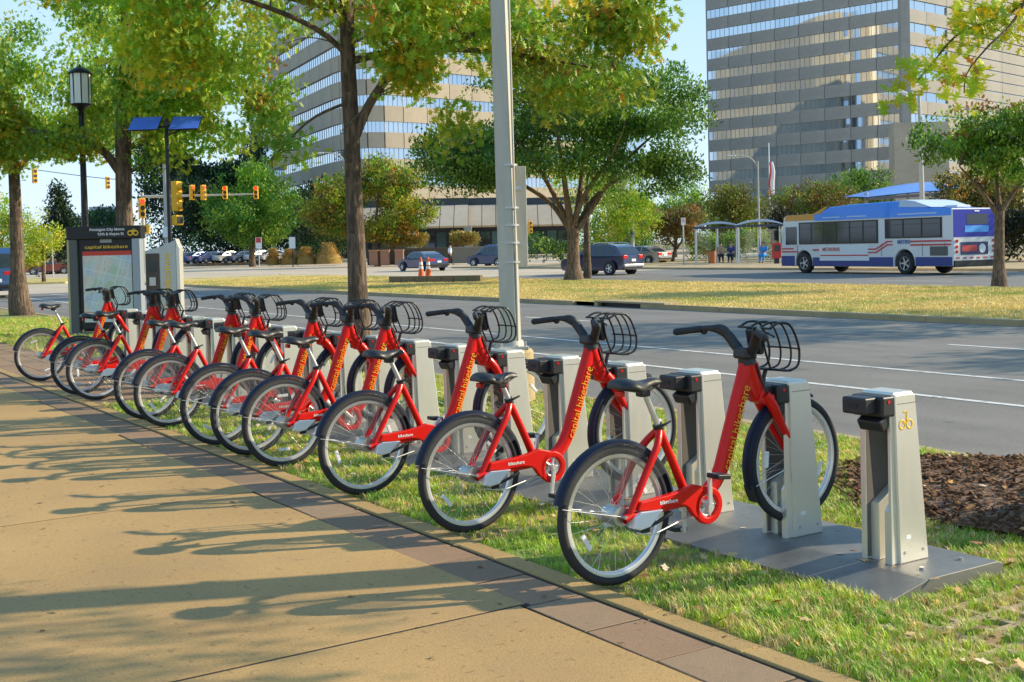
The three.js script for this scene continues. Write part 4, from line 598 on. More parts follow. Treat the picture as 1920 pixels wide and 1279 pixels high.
// ---------------------------------------------------------------- trees of the median and beyond
tree('zelkova_tree', 'large dark green vase shaped tree on the median, right of the concrete lamp post', V(31.9, 0, -44.1), {
  trunk: [[0, -0.1], [0, 0.5], [0.02, 1.4], [0.05, 2.3]], radii: [0.5, 0.29, 0.26, 0.28], bark: M.barkGrey,
  limbs: [[[[0, 2.0], [-0.5, 3.2], [-1.6, 5.2, -0.3], [-3.2, 7.2, -0.5]], [0.16, 0.11, 0.07, 0.02]], [[[0, 2.0], [0.3, 3.4, 0.3], [0.6, 5.6, 0.6], [0.8, 8.6, 0.8]], [0.16, 0.11, 0.07, 0.02]], [[[0.05, 2.0], [0.9, 3.2], [2.2, 5.0, -0.6], [4.2, 6.8, -1]], [0.16, 0.11, 0.07, 0.02]], [[[0, 1.9], [-0.2, 3.3, -0.5], [-0.5, 5.2, -1.6], [-0.8, 7, -2.8]], [0.17, 0.13, 0.08, 0.03]], [[[0.1, 2.1], [1.0, 3.6, 0.4], [2.8, 4.8, 0.6], [5, 5.6, 0.6]], [0.13, 0.1, 0.06, 0.02]], [[[-0.1, 2.2], [-1.0, 3.5, 0.4], [-3, 4.7, 0.5], [-5.2, 5.5, 0.4]], [0.13, 0.1, 0.06, 0.02]], [[[0, 2.2], [0.4, 3.5, -0.8], [1.4, 5, -2.2], [2, 6.2, -3.6]], [0.13, 0.1, 0.06, 0.02]]],
  blobs: [[[0, 7.6, 0], [5.2, 2.9, 5.2], 1900], [[-4.6, 5.5, -0.5], [2.4, 1.7, 3], 620], [[-2.4, 5.0, -1.4], [2.4, 1.3, 2.2], 400], [[3.6, 7.0, -0.6], [2.5, 2.4, 3], 560], [[3.9, 4.9, -0.5], [2, 1.3, 2.4], 230], [[1.2, 4.6, -1.5], [2.2, 1.0, 2], 120]],
  pal: [[[0.17, 0.34, 0.045], 6], [[0.12, 0.26, 0.05], 4], [[0.36, 0.54, 0.05], 5]], kind: 'fine', size: 0.95, mask: 0.52, freq: 0.5, yf: 2.4, twigs: 60 });
tree('young_tree', 'slender tree trunk on the median just right of the large dark green tree', V(36.0, 0, -48.6), { trunk: [[0, -0.1], [0, 1.5], [0.02, 3.2], [0.1, 5]], radii: [0.22, 0.16, 0.14, 0.05], blobs: [[[0.6, 4.6, 0.5], [2.3, 1.5, 2.2], 150]], pal: [[LG, 3], [YG, 3], [GR, 2]], kind: 'fine', mask: 0.45, twigs: 16 });
tree('crepe_myrtle', 'small tree with red tipped top on the median in front of the bus rear', V(33.3, 0, -23.6), {
  trunk: [[0, -0.1], [0, 0.5], [0.02, 1.5], [0.04, 2.3]], radii: [0.26, 0.17, 0.15, 0.14], bark: M.barkGrey,
  limbs: [[[[0.03, 2.1], [-0.5, 2.9], [-1.3, 3.7, -0.3]], [0.09, 0.06, 0.02]], [[[0.04, 2.2], [0.1, 3.1, 0.3], [0.2, 4.2, 0.5]], [0.09, 0.06, 0.02]], [[[0.03, 2.2], [0.5, 2.9], [1.4, 3.8]], [0.09, 0.06, 0.02]]],
  blobs: [[[0, 4.65, 0], [2.55, 1.0, 2.4], 620], [[-1.2, 4.1, -0.5], [1.4, 0.7, 1.3], 200], [[0.2, 3.3, -0.4], [1.2, 0.5, 1], 70]], pal: [[DG, 3], [GR, 5], [LG, 2]], top: [0.62, [0.5, 0.22, 0.06], 0.7], kind: 'small', size: 1.1, mask: 0.44, freq: 1.1, twigs: 36 });
tree('round_tree', 'bright green round tree at the parking lot behind the traffic signals', gnd(474, 138, 0), { trunk: [[0, -0.2], [0, 1.5], [0.1, 5]], radii: [0.4, 0.3, 0.12], limbs: [[[[0, 2], [-1.5, 4.5], [-3, 6.5]], [0.18, 0.12, 0.04]], [[[0, 2], [1.6, 4.6], [3.2, 6.6]], [0.18, 0.12, 0.04]]], blobs: [[[0, 6.4, 0], [5.7, 4.4, 5], 900], [[-0.5, 10, 0], [2.6, 1.8, 2.6], 160]], pal: [[[0.10, 0.36, 0.04], 5], [GR, 4], [LG, 3]], kind: 'far', mask: 0.42, freq: 0.4, twigs: 26 });
tree('honey_locust', 'loose yellow and orange tree behind the forked oak trunk', gnd(703, 118, 0), { trunk: [[0.3, -0.2], [0.1, 1.5], [0.1, 3]], radii: [0.34, 0.26, 0.22], limbs: [[[[0.1, 2.2], [1.2, 4.5], [3.4, 7.6]], [0.18, 0.12, 0.04]], [[[0.1, 2.4], [0.4, 5.5], [0.8, 9]], [0.16, 0.12, 0.04]], [[[0.1, 2], [-1.8, 4.2], [-4.4, 6.2]], [0.18, 0.12, 0.04]], [[[0.1, 2.2], [2, 3.6], [4.6, 4.6]], [0.14, 0.1, 0.03]]],
  blobs: [[[-4.0, 5.6, 0], [3.2, 2.9, 3], 420], [[-1, 7.6, 0], [2.6, 1.8, 2.6], 160], [[1.6, 8.4, 0], [2.8, 2.2, 3], 300], [[3.2, 5.8, 0], [3.2, 2.6, 3], 380], [[0, 4.0, 0], [4.6, 1.8, 3], 300]], pal: [[OL, 4], [YE, 1.8], [YG, 3], [OR, 0.6], [GR, 4], [[0.2, 0.2, 0.04], 2]], kind: 'far', size: 0.9, mask: 0.46, freq: 0.4, twigs: 50 });
tree('small_tree', 'small yellow green tree beyond the road between the left oak and the lantern post', gnd(82, 78, 0), { trunk: [[0, -0.1], [0, 1.2], [0, 2.4]], radii: [0.14, 0.11, 0.08], blobs: [[[-0.3, 2.9, 0], [1.7, 1.7, 1.6], 240], [[-0.8, 1.6, 0], [1, 0.9, 1], 70]], pal: [[YG, 5], [LG, 4], [YE, 1]], kind: 'fine', size: 0.8, mask: 0.4, freq: 0.7, twigs: 12 });
tree('dark_conifer', 'dark pointed evergreen behind the small yellow green tree', gnd(112, 120, 0), { trunk: [[0, -0.1], [0, 4], [0, 8.2]], radii: [0.3, 0.2, 0.05], blobs: [[[0, 2.5, 0], [2.3, 2.4, 2], 150], [[0.2, 5, 0], [1.5, 2.3, 1.5], 110], [[0.2, 7, 0], [0.7, 1.5, 0.7], 50]], pal: [[[0.02, 0.06, 0.03], 3], [DG, 1]], kind: 'far', mask: 0.3, freq: 0.5, twigs: 6 });
tree('ornamental_tree', 'orange brown ornamental tree left of the bus shelters', gnd(1268, 98, 0), { trunk: [[-0.3, -0.1], [0, 1.2], [0.1, 2.2]], radii: [0.16, 0.12, 0.1], limbs: [[[[0, 1], [-0.8, 2.2], [-1.6, 3.2]], [0.09, 0.06, 0.02]], [[[0.1, 1], [0.9, 2.2], [1.6, 3.2]], [0.09, 0.06, 0.02]]], blobs: [[[0, 3.1, 0], [2.7, 1.5, 2.4], 420], [[0.2, 2.0, 0], [2.0, 0.8, 2], 90]], pal: [[[0.42, 0.23, 0.07], 4], [OL, 5], [OR, 2], [[0.2, 0.18, 0.04], 2]], kind: 'fine', size: 1.1, mask: 0.42, freq: 0.6, twigs: 20 });
const BACK = 'trees behind the bus stop';
[['bright_tree', 'yellow green tree seen through the lower limbs of the large dark tree', 1160, 92, [[[0, 3.4, 0], [3.4, 2.2, 3], 480], [[0.8, 5.2, 0], [2.2, 1.3, 2], 160]], [[YG, 5], [LG, 4], [GR, 2]], 2.6, 'far', 0.62],
  ['light_tree', 'loose light green tree against the gap of sky left of the right building', 1268, 132, [[[0, 5.2, 0], [4.0, 3.0, 3.6], 420]], [[LG, 4], [GR, 4], [[0.10, 0.22, 0.08], 3]], 5, 'far', 0.8],
  ['olive_tree', 'olive green tree above the left bus shelter', 1378, 118, [[[0, 4.5, 0], [3.8, 2.6, 3.2], 460], [[0.4, 2.4, 0], [3, 1.2, 3], 140]], [[OL, 5], [LG, 2], [[0.2, 0.2, 0.04], 3]], 5, 'far', 0.8],
  ['brown_tree', 'bronze leaved tree between the flagpole and the bus roof', 1528, 112, [[[0, 5.0, 0], [4.4, 1.8, 3.2], 420], [[0.2, 3.4, 0], [3.8, 1.4, 3], 200]], [[[0.28, 0.20, 0.07], 3], [OL, 5], [GR, 2], [OR, 0.5]], 5, 'far', 0.75],
  ['green_tree', 'green tree rising over the bronze tree at the foot of the right building', 1622, 140, [[[0, 7.3, 0], [4.4, 2.0, 3], 360]], [[GR, 4], [[0.08, 0.2, 0.05], 4], [LG, 2]], 6, 'far', 0.9],
  ['autumn_tree', 'olive and orange tree behind the roof canopy at the right edge', 1835, 84, [[[0, 4.2, 0], [3.6, 1.9, 3], 480], [[1.5, 2.4, 0], [3, 1.6, 3], 200]], [[OL, 4], [OR, 1.5], [[0.09, 0.10, 0.03], 5]], 4, 'far', 0.7],
  ['shade_tree', 'dark leafy tree beyond the left edge of the locust tree', 610, 150, [[[0, 4, 0], [5, 3.6, 4], 420]], [[DG, 4], [[0.03, 0.07, 0.02], 4]], 4, 'far', 0.95],
  ['left_tree', 'green tree at the far left edge behind the parked vehicle', 4, 88, [[[0, 3.6, 0], [2.2, 2.6, 2], 320]], [[GR, 3], [LG, 4], [YE, 1]], 3, 'far', 0.6],
].forEach(([n, l, px, d, blobs, pal, th, kind, size]) => tree(n, l, gnd(px, d, 0), { trunk: [[0, -0.2], [0, th / 2], [0.1, th]], radii: [0.2, 0.16, 0.06], blobs, pal, kind, size, mask: 0.4, freq: 0.45, twigs: 14, group: BACK }));
// trees of the median further right, outside the frame, whose shade falls across the roads
[[27.5, -12, 'median tree outside the frame at right, nearer the camera'], [30, -3, 'median tree outside the frame at right, nearest of the unseen ones'], [57, -28, 'street tree by the bus stop outside the frame at right'], [58, -17, 'second street tree by the bus stop outside the frame']].forEach(([x, z, l]) => tree('shade_tree', l, V(x, 0, z), { trunk: [[0, -0.1], [0, 2], [0.1, 4]], radii: [0.3, 0.2, 0.1], blobs: [[[0, 5.5, 0], [3.6, 2.4, 3.6], 420]], pal: [[GR, 3], [DG, 3]], kind: 'far', size: 0.6, mask: 0.35, freq: 0.6, twigs: 10 }));
// hedges and the wood, read as masses
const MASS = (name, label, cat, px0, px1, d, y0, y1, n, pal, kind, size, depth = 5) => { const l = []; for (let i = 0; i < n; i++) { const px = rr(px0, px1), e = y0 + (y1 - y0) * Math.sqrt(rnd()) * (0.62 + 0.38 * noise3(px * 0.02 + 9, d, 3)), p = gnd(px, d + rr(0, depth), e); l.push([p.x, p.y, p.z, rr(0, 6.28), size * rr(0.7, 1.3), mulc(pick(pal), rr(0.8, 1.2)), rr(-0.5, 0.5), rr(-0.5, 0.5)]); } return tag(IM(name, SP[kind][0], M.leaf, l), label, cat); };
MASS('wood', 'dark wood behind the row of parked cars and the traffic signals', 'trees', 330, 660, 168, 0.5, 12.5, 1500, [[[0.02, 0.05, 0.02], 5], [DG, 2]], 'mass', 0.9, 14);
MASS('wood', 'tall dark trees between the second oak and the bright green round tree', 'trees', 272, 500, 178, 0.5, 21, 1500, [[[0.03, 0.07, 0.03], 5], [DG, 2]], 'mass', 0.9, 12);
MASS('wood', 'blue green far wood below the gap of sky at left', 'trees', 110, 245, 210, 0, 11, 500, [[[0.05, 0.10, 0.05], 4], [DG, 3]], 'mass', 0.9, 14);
MASS('hedge', 'dark clipped hedge behind the front half of the bus', 'hedge', 1448, 1615, 88, 0, 4.1, 520, [[[0.025, 0.035, 0.012], 4], [[0.06, 0.06, 0.02], 2]], 'far', 0.7, 3);
MASS('hedge', 'dark hedge right of the bus rear at the right edge', 'hedge', 1790, 2010, 68, 0, 3.9, 620, [[[0.03, 0.045, 0.012], 4], [[0.07, 0.07, 0.02], 2]], 'far', 0.6, 4);
MASS('hedge', 'green shrubs behind the dark SUV under the large tree', 'hedge', 985, 1230, 104, 0, 2.6, 420, [[[0.06, 0.14, 0.02], 4], [LG, 2], [DG, 3]], 'far', 0.6, 5);
MASS('hedge', 'yellow green shrubs behind the bus shelters', 'hedge', 1290, 1470, 98, 0, 2.7, 420, [[OL, 4], [LG, 3], [DG, 2]], 'far', 0.6, 4);
MASS('bushes', 'far bushes and trees along the skyline between the two buildings', 'trees', 1180, 1420, 190, 0, 9, 380, [[GR, 3], [[0.08, 0.16, 0.06], 4]], 'mass', 0.7, 10);

// ---------------------------------------------------------------- buildings
M.tower = std([1, 1, 1], 0.85, { map: concTex([0.37, 0.345, 0.30], [0.31, 0.29, 0.255], 231, 12) });
M.facade = std([1, 1, 1], 0.85, { map: concTex([0.47, 0.395, 0.29], [0.40, 0.34, 0.26], 221, 12) });
M.band = [0, 1, 2].map((k) => std([[0.62, 0.70, 0.78], [0.55, 0.64, 0.74], [0.68, 0.74, 0.80]][k], 0.04, { metalness: 0.95 }));
M.bandDark = [0, 1].map((k) => std([[0.10, 0.12, 0.16], [0.06, 0.075, 0.11]][k], 0.06, { metalness: 0.8 }));
M.mullion = std([0.20, 0.22, 0.26], 0.5);
M.joint = std([0.08, 0.075, 0.07], 0.9);
// one straight facade from a to b (seen from outside a is left): bays of spandrel panels and window strips, floor by floor
function facade(t, a, b, y0, floors, fh, wh, bays, wallM, winM, panes = 4, origin = t.position) {
  a = a.clone().sub(origin); b = b.clone().sub(origin); const L = Math.hypot(b.x - a.x, b.z - a.z), dir = V(b.x - a.x, 0, b.z - a.z).divideScalar(L), n = V(-dir.z, 0, dir.x), ang = Math.atan2(-dir.z, dir.x), bw = L / bays;
  const put = (name, geo, mat, s, y, out, parent = t) => { const o = mesh(name, geo, mat, parent); o.position.set(a.x + dir.x * s + n.x * out, y, a.z + dir.z * s + n.z * out); o.rotation.y = ang; return o; };
  const spG = ready(box(bw - 0.11, fh - wh, 0.5)), wG = ready(box(bw - 0.02, wh, 0.08)), mul = []; for (let i = 1; i < panes; i++) mul.push(box(0.05, wh, 0.05, -bw / 2 + i * bw / panes, 0, 0.06)); mul.push(box(0.09, wh, 0.08, -bw / 2 + 0.06, 0, 0.05)); const mG = ready(mul);
  put('wall', ready(box(L - 0.2, floors * fh, 0.4)), M.joint, L / 2, y0 + floors * fh / 2, -0.35);
  for (let f = 0; f < floors; f++) for (let k = 0; k < bays; k++) {
    const y = y0 + f * fh; put('panel', spG, wallM, (k + 0.5) * bw, y + (fh - wh) / 2, 0);
    const w = put('window', wG, winM(f, k), (k + 0.5) * bw, y + fh - wh / 2, -0.08); w.rotation.x = 0; w.rotation.y = ang + rr(-0.006, 0.006);
    if (panes > 1) mesh('mullion', mG, M.mullion, w).userData.kind = 'stuff';
  }
}
{ // left building: two wings joined by a rounded corner
  const A = gnd(520, 215), B = gnd(668, 172), Cc = gnd(1152, 205), Dd = gnd(1207, 214);
  const t = thing('office_building', 'tan office block with curved front and ribbon windows behind the oaks at left', 'office building', gnd(760, 200), 0);
  const FHt = 3.78, WH = 1.55, y0 = 8.4; const win = () => M.band[Math.floor(rnd() * 3)];
  // corner as five chords of an arc
  const P1 = A.clone().lerp(B, 0.80), P2 = B.clone().lerp(Cc, 0.17), q = (u) => P1.clone().multiplyScalar((1 - u) ** 2).add(B.clone().multiplyScalar(2 * u * (1 - u))).add(P2.clone().multiplyScalar(u * u));
  facade(t, A, P1, y0, 11, FHt, WH, 6, M.facade, win, 5);
  for (let i = 0; i < 5; i++) facade(t, q(i / 5), q((i + 1) / 5), y0, 11, FHt, WH, 1, M.facade, win, 4);
  facade(t, P2, Cc, y0, 11, FHt, WH, 10, M.facade, win, 5);
  const o = t.position, loc = (p) => p.clone().sub(o);
  // body that closes the block behind the facades, the pier and the dark glazed end
  const bodyPts = [A, P1, q(0.2), q(0.4), q(0.6), q(0.8), P2, Cc, Dd, Cc.clone().addScaledVector(F0, 12), A.clone().addScaledVector(F0, 12)].map((p) => { const l = loc(p).addScaledVector(F0, 0.8); return [l.x, l.z]; });
  const bg = new THREE.ExtrudeGeometry(shape(bodyPts), { depth: 11 * FHt, bevelEnabled: false }).rotateX(Math.PI / 2).translate(0, y0 + 11 * FHt, 0); mesh('core', bg, M.facade, t);
  const pier = loc(Cc); mesh('pier', box(1.9, 50, 1.2, pier.x, 25, pier.z, FACE), std([0.72, 0.6, 0.42], 0.85), t);
  const mid = loc(Cc.clone().lerp(Dd, 0.58)); const endW = []; 
  mesh('end_wall', box(5.2, 50, 1, mid.x, 25, mid.z, FACE), M.band[0], t);
  for (let f = 0; f < 11; f++) { const p = loc(Cc.clone().lerp(Dd, 0.86)); mesh('panel', box(1.9, 2.2, 1.2, p.x, y0 + f * FHt + 1.1, p.z, FACE), M.facade, t); mesh('window', box(1.7, 1.3, 0.9, p.x, y0 + f * FHt + 2.95, p.z, FACE), M.band[1], t); }
  // dark shaded return at the left end
  const dk = loc(A.clone().addScaledVector(R0, -8.3).addScaledVector(F0, 8.5)); mesh('dark_wing', box(4.6, 52, 10, dk.x + R0.x * 5.8, 26, dk.z + R0.z * 5.8, FACE), M.band[0], t);
  for (let f = 0; f < 11; f++) mesh('panel', box(4.4, 0.9, 0.3, dk.x + R0.x * 5.8 - F0.x * 5.1, y0 + f * FHt + 0.5, dk.z + R0.z * 5.8 - F0.z * 5.1, FACE), M.facade, t);
  // ground storey: sloped glazed skirt on columns
  for (const [px0, px1, d] of [[560, 668, 174], [668, 775, 168], [775, 880, 166], [880, 985, 168], [985, 1090, 172]]) {
    const a = loc(gnd(px0, d)), b = loc(gnd(px1, d)), w = V(b.x - a.x, 0, b.z - a.z).length();
    const pl = (u, y, back) => [a.x + (b.x - a.x) * u + F0.x * back, y, a.z + (b.z - a.z) * u + F0.z * back];
    for (let k = 0; k < 4; k++) { const g = new THREE.BufferGeometry(), e = 0.006, u0 = k / 4 + e, u1 = (k + 1) / 4 - e, c = [[u0, 4.4, -1.2], [u1, 4.4, -1.2], [u1, 7.3, 2.6], [u0, 7.3, 2.6]].map((v) => pl(...v)), c2 = c.map((v) => [v[0] + F0.x * 0.3, v[1] - 0.25, v[2] + F0.z * 0.3]); const ids = [[0, 1, 2], [0, 2, 3]]; const vs = []; for (const tt of ids) tt.forEach((i) => vs.push(...c[i])); for (const tt of ids) [...tt].reverse().forEach((i) => vs.push(...c2[i])); for (let i = 0; i < 4; i++) { const j = (i + 1) % 4; vs.push(...c2[i], ...c2[j], ...c[j], ...c2[i], ...c[j], ...c[i]); } g.setAttribute('position', new THREE.Float32BufferAttribute(vs, 3)); g.computeVertexNormals(); mesh('skirt_panel', g, M.facade, t); }
    const m = pl(0.5, 6.0, 3.2); mesh('storey_wall', box(w, 8.3, 0.6, m[0], 4.15, m[2], FACE), std([0.03, 0.04, 0.05], 0.4), t);
    for (let k = 0; k < 5; k++) { const p = pl((k + 0.5) / 5, 0, 2.6); mesh('window', box(w / 5 - 0.25, 3.2, 0.12, p[0], 2.0, p[2], FACE), k % 2 ? M.bandDark[0] : std([0.10, 0.17, 0.19], 0.1, { metalness: 0.5 }), t); }
    const c = pl(0, 0, -0.9); mesh('column', rbox(1.1, 4.5, 1.0, 0.05, c[0], 2.2, c[2], FACE), std([0.32, 0.36, 0.33], 0.7), t);
  }
  const ug = loc(gnd(830, 170)); 
}
{ // right building: a wide shaded face, a short return and a banded face running off to the right
  const A = gnd(1334, 246), B = gnd(1702, 217), Cc = gnd(1780, 226), Dd = gnd(2150, 300);
  const t = thing('office_building', 'tall grey brown office block with blue ribbon windows filling the upper right', 'office building', gnd(1600, 240), 0);
  const FHt = 4.02, WH = 1.72, y0 = 3.2, NF = 13, o = t.position, loc = (p) => p.clone().sub(o);
  const winR = () => M.band[Math.floor(rnd() * 3)];
  facade(t, A, B, y0, NF, FHt, WH, 8, M.tower, winR, 5);
  facade(t, B, Cc, y0, NF, FHt, WH, 2, M.tower, winR, 2);
  facade(t, Cc, Dd, y0, NF * 2, FHt / 2, 0.22, 9, M.tower, winR, 1);
  const bodyPts = [A, B, Cc, Dd, Dd.clone().addScaledVector(F0, 10), A.clone().addScaledVector(F0, 60).addScaledVector(R0, 30)].map((p) => { const l = loc(p).addScaledVector(F0, 0.8); return [l.x, l.z]; });
  mesh('core', new THREE.ExtrudeGeometry(shape(bodyPts), { depth: NF * FHt + 3, bevelEnabled: false }).rotateX(Math.PI / 2).translate(0, NF * FHt + 3, 0), M.tower, t);
  const c = loc(B); mesh('corner_pier', box(1.6, NF * FHt, 1.6, c.x, y0 + NF * FHt / 2, c.z, FACE), M.tower, t);
  const lp = loc(gnd(1726, 212)); mesh('blank_wall', [box(9.3, 21, 3, lp.x, 10.5, lp.z, FACE)], M.facade, t);
}
{ const t = thing('far_building', 'distant pale low building on the skyline left of the lantern post', 'building', gnd(195, 420), FACE); mesh('wall', rbox(24, 13, 10, 0.1, 0, 8, 0), std([0.36, 0.40, 0.46], 0.8), t); for (let k = 0; k < 6; k++) mesh('window', box(2.6, 1.6, 0.3, -9.6 + k * 3.9, 10.5, 5.05), M.bandDark[0], t); mesh('roof', box(14, 4, 8, 4, 16, 0), std([0.42, 0.46, 0.52], 0.8), t); }
{ // blue barrel roof behind the bus
  const a = gnd(1690, 100), t = thing('roof_canopy', 'long blue curved metal roof behind the bus', 'canopy roof', a, FACE + 0.35);
  const cr = (x) => 0.9 * Math.sin(Math.min(1, (x + 5) / 9) * Math.PI / 2); 
  for (let k = 0; k < 10; k++) { const x0 = -5 + k, pts = [], n = 8; for (let i = 0; i <= n; i++) { const u = i / n; pts.push([x0, 4.7 + cr(x0) * 0.55 + (0.15 + 0.75 * cr(x0)) * Math.sin(u * Math.PI * 0.5), 2.4 - u * 3]); } const P = []; for (let i = 0; i < n; i++) { const p = pts[i], q = pts[i + 1], dx = 0.985, y1 = (cr(x0 + 1) - cr(x0)) * (0.55 + 0.75 * Math.sin((i / n) * Math.PI * 0.5)), y2 = (cr(x0 + 1) - cr(x0)) * (0.55 + 0.75 * Math.sin(((i + 1) / n) * Math.PI * 0.5)); const a0 = p, b0 = [p[0] + dx, p[1] + y1, p[2]], c0 = [q[0] + dx, q[1] + y2, q[2]], d0 = q; P.push(...a0, ...b0, ...c0, ...a0, ...c0, ...d0, ...[d0, c0, b0].flatMap((v) => [v[0], v[1] - 0.08, v[2]]), ...[d0, b0, a0].flatMap((v) => [v[0], v[1] - 0.08, v[2]])); } const g = new THREE.BufferGeometry(); g.setAttribute('position', new THREE.Float32BufferAttribute(P, 3)); g.computeVertexNormals(); mesh('roof_panel', g, phys([0.16, 0.32, 0.72], 0.3, { metalness: 0.3 }), t); }
  mesh('gutter', box(10, 0.22, 0.15, 0, 4.8, 2.45, 0, 0, 0.05), std([0.03, 0.04, 0.07], 0.5), t); for (const x of [-4, 0, 4]) mesh('column', cyl([x, 0, 1], [x, 5.1, 1], 0.15), M.polePaint, t);
}
// ---------------------------------------------------------------- poles, signals, signs
function cobra(label, px, d, top, arm, r = 0.11, gx = 0) { const t = thing('street_light', label, 'street light', gnd(px, d, 0), FACE); mesh('pole', taper([[0, 0, 0], [0, top * 0.5, 0], [gx, top, 0]], [r, r * 0.85, r * 0.6], 12), M.polePaint, t); mesh('arm', tube([[gx, top - 0.5, 0], [gx + arm * 0.3, top + 0.25, 0], [gx + arm * 0.75, top + 0.5, 0.05], [gx + arm, top + 0.52, 0.05]], 0.05, 16, 8), M.polePaint, t); mesh('lamp_head', [rbox(0.75, 0.16, 0.28, 0.07, gx + arm * 1.02 + Math.sign(arm) * 0.3, top + 0.5, 0.05)], std([0.62, 0.62, 0.6], 0.4), t); return t; }
cobra('white street light with curved arm partly hidden behind the forked oak trunk', 656, 112, 9.9, -2.1, 0.13);
cobra('slim street light in front of the left part of the right building', 1425, 104, 8.2, -1.9, 0.09);
{ const t = thing('street_light', 'street light with straight white arm rising behind the bus', 'street light', gnd(1731, 63, 0), FACE); mesh('pole', taper([[0, 0, 0], [0, 4, 0], [-0.08, 8.8, 0]], [0.14, 0.12, 0.08], 12), M.polePaint, t); mesh('arm', cyl([-0.08, 8.3, 0], [-0.85, 8.75, 0.2], 0.06, 0.05, 8), M.white, t); mesh('lamp_head', rbox(0.85, 0.16, 0.3, 0.06, -1.15, 8.98, 0.25, 0, 0, -0.45), M.white, t); }
{ const t = thing('flagpole', 'white flagpole with a limp red and white flag before the right building', 'flagpole', gnd(1446, 128, 0), FACE); mesh('pole', cyl([0, 0, 0], [0, 11.6, 0], 0.09, 0.05, 8), M.white, t); const w = (x, z0) => taper([[x, 9.6, z0], [x + 0.1, 8.6, z0 + 0.1], [x - 0.02, 7.4, z0], [x + 0.06, 6.2, z0 + 0.05]], [0.12, 0.2, 0.24, 0.16], 8, 0.5); const f = mesh('flag', w(0.12, 0.1), std([0.72, 0.06, 0.06], 0.8), t); mesh('stripe', w(0.26, 0.16), std([0.8, 0.74, 0.72], 0.8), f); }
const SIGY = std([0.82, 0.42, 0.01], 0.5), SIGB = std([0.03, 0.025, 0.02], 0.6), SIGR = std([0.9, 0.05, 0.02], 0.4, { emissive: C(0.9, 0.03, 0.01), emissiveIntensity: 0.6 });
function signalHead(name, label, p, turn, s = 1, lit = true, back = false) {
  const t = thing(name, label, 'traffic light', p, turn, 'yellow traffic signals');
  mesh('housing', [rbox(0.36 * s, 1.12 * s, 0.26 * s, 0.03 * s)], SIGY, t);
  for (let i = 0; i < 3; i++) { const y = (0.36 - i * 0.36) * s; const l = mesh('lens', cyl([0, y, 0.13 * s], [0, y, 0.15 * s], 0.14 * s, 0.14 * s, 16), i === 0 && lit ? SIGR : SIGB, t); if (!back) mesh('visor', new THREE.CylinderGeometry(0.155 * s, 0.155 * s, 0.2 * s, 14, 1, true, Math.PI / 2, Math.PI).rotateX(Math.PI / 2).rotateZ(Math.PI / 2).translate(0, y, 0.22 * s), SIGY, l); }
  return t;
}
{ const d = 106, p0 = gnd(272, d); const t = thing('signal_mast', 'grey signal pole with a long horizontal mast arm over the far junction', 'signal pole', gnd(272, d, 0), FACE); mesh('pole', cyl([0, 0, 0], [0, 6.9, 0], 0.16, 0.12, 12), M.polePaint, t); mesh('mast_arm', [cyl([0, 6.55, 0], [9.9, 6.55, 0], 0.13, 0.06, 10)], M.polePaint, t); mesh('box', rbox(0.5, 1.6, 0.4, 0.05, 2.2, 5.9, 0.2), M.polePaint, t);
  [[360, 361, 0.5, 'traffic light on the mast arm, turned aside, left of a pair'], [381, 361, 0.55, 'traffic light on the mast arm, turned aside, right of a pair'], [422, 361, 0, 'red traffic light at the middle of the mast arm'], [480, 361, 0, 'red traffic light at the end of the mast arm']].forEach(([x, y, tr, l]) => signalHead('traffic_light', l, at(x, y, d - 0.5), FACE + tr * 1.6, x < 400 ? 1.15 : 1));
  signalHead('traffic_light', 'dark red traffic light on the pole behind the map board header', at(266, 390, d - 0.4), FACE + 0.5, 1.5, true);
  const b = thing('signal_box', 'small yellow pedestrian signal box above the map board header', 'pedestrian signal', at(272, 430, d - 1), FACE); mesh('housing', rbox(0.8, 0.75, 0.4, 0.05), SIGY, b); mesh('face', rbox(0.5, 0.5, 0.05, 0.02, -0.08, 0, 0.2), SIGB, b); }
{ const d = 52, t = thing('signal_pole', 'pale signal pole seen behind the solar mast', 'signal pole', gnd(316, d, 0), FACE); mesh('pole', cyl([0, 0, 0], [0, 5.9, 0], 0.12, 0.1, 12), M.polePaint, t); mesh('push_button', rbox(0.28, 0.45, 0.2, 0.03, 0, 2.5, 0.1), M.white, t);
  signalHead('traffic_light', 'large yellow traffic light seen edge on beside the solar mast', at(331, 368, d), FACE + 1.25, 1.12, false);
  const b = thing('pedestrian_signal', 'yellow pedestrian signal below the edge on traffic light', 'pedestrian signal', at(333, 413, d), FACE + 0.9); mesh('housing', rbox(0.40, 0.44, 0.34, 0.06), SIGY, b); mesh('face', rbox(0.3, 0.3, 0.03, 0.01, 0, 0, 0.17), SIGB, b); }
{ const t = thing('span_wire', 'thin wire carrying two traffic lights across the road at far left', 'wire', [0, 0, 0]); const a = at(-60, 300, 100), b = at(64, 318, 100), c = at(200, 335, 100), e = at(262, 338, 100); mesh('cable', tube([a, b, c, e], 0.03, 20, 5), M.black, t);
  signalHead('traffic_light', 'traffic light hanging right of the left oak trunk', at(65, 330, 99.6), FACE + 0.8, 1.05, false, true); signalHead('traffic_light', 'traffic light hanging between the lantern post and the second oak', at(202, 343, 99.6), FACE + 0.8, 0.9, false, true); }
signalHead('pedestrian_signal', 'yellow signal right of the concrete lamp post', at(994, 426, 90), FACE + 0.4, 0.8, false);
function signPost(label, px, d, h, w, hh, col, pcol = M.polePaint) { const t = thing('road_sign', label, 'road sign', gnd(px, d, 0), FACE); mesh('post', cyl([0, 0, 0], [0, h, 0], 0.05, 0.05, 8), pcol, t); mesh('plate', rbox(w, hh, 0.03, 0.01, 0, h - hh / 2, 0.06), col, t); return t; }
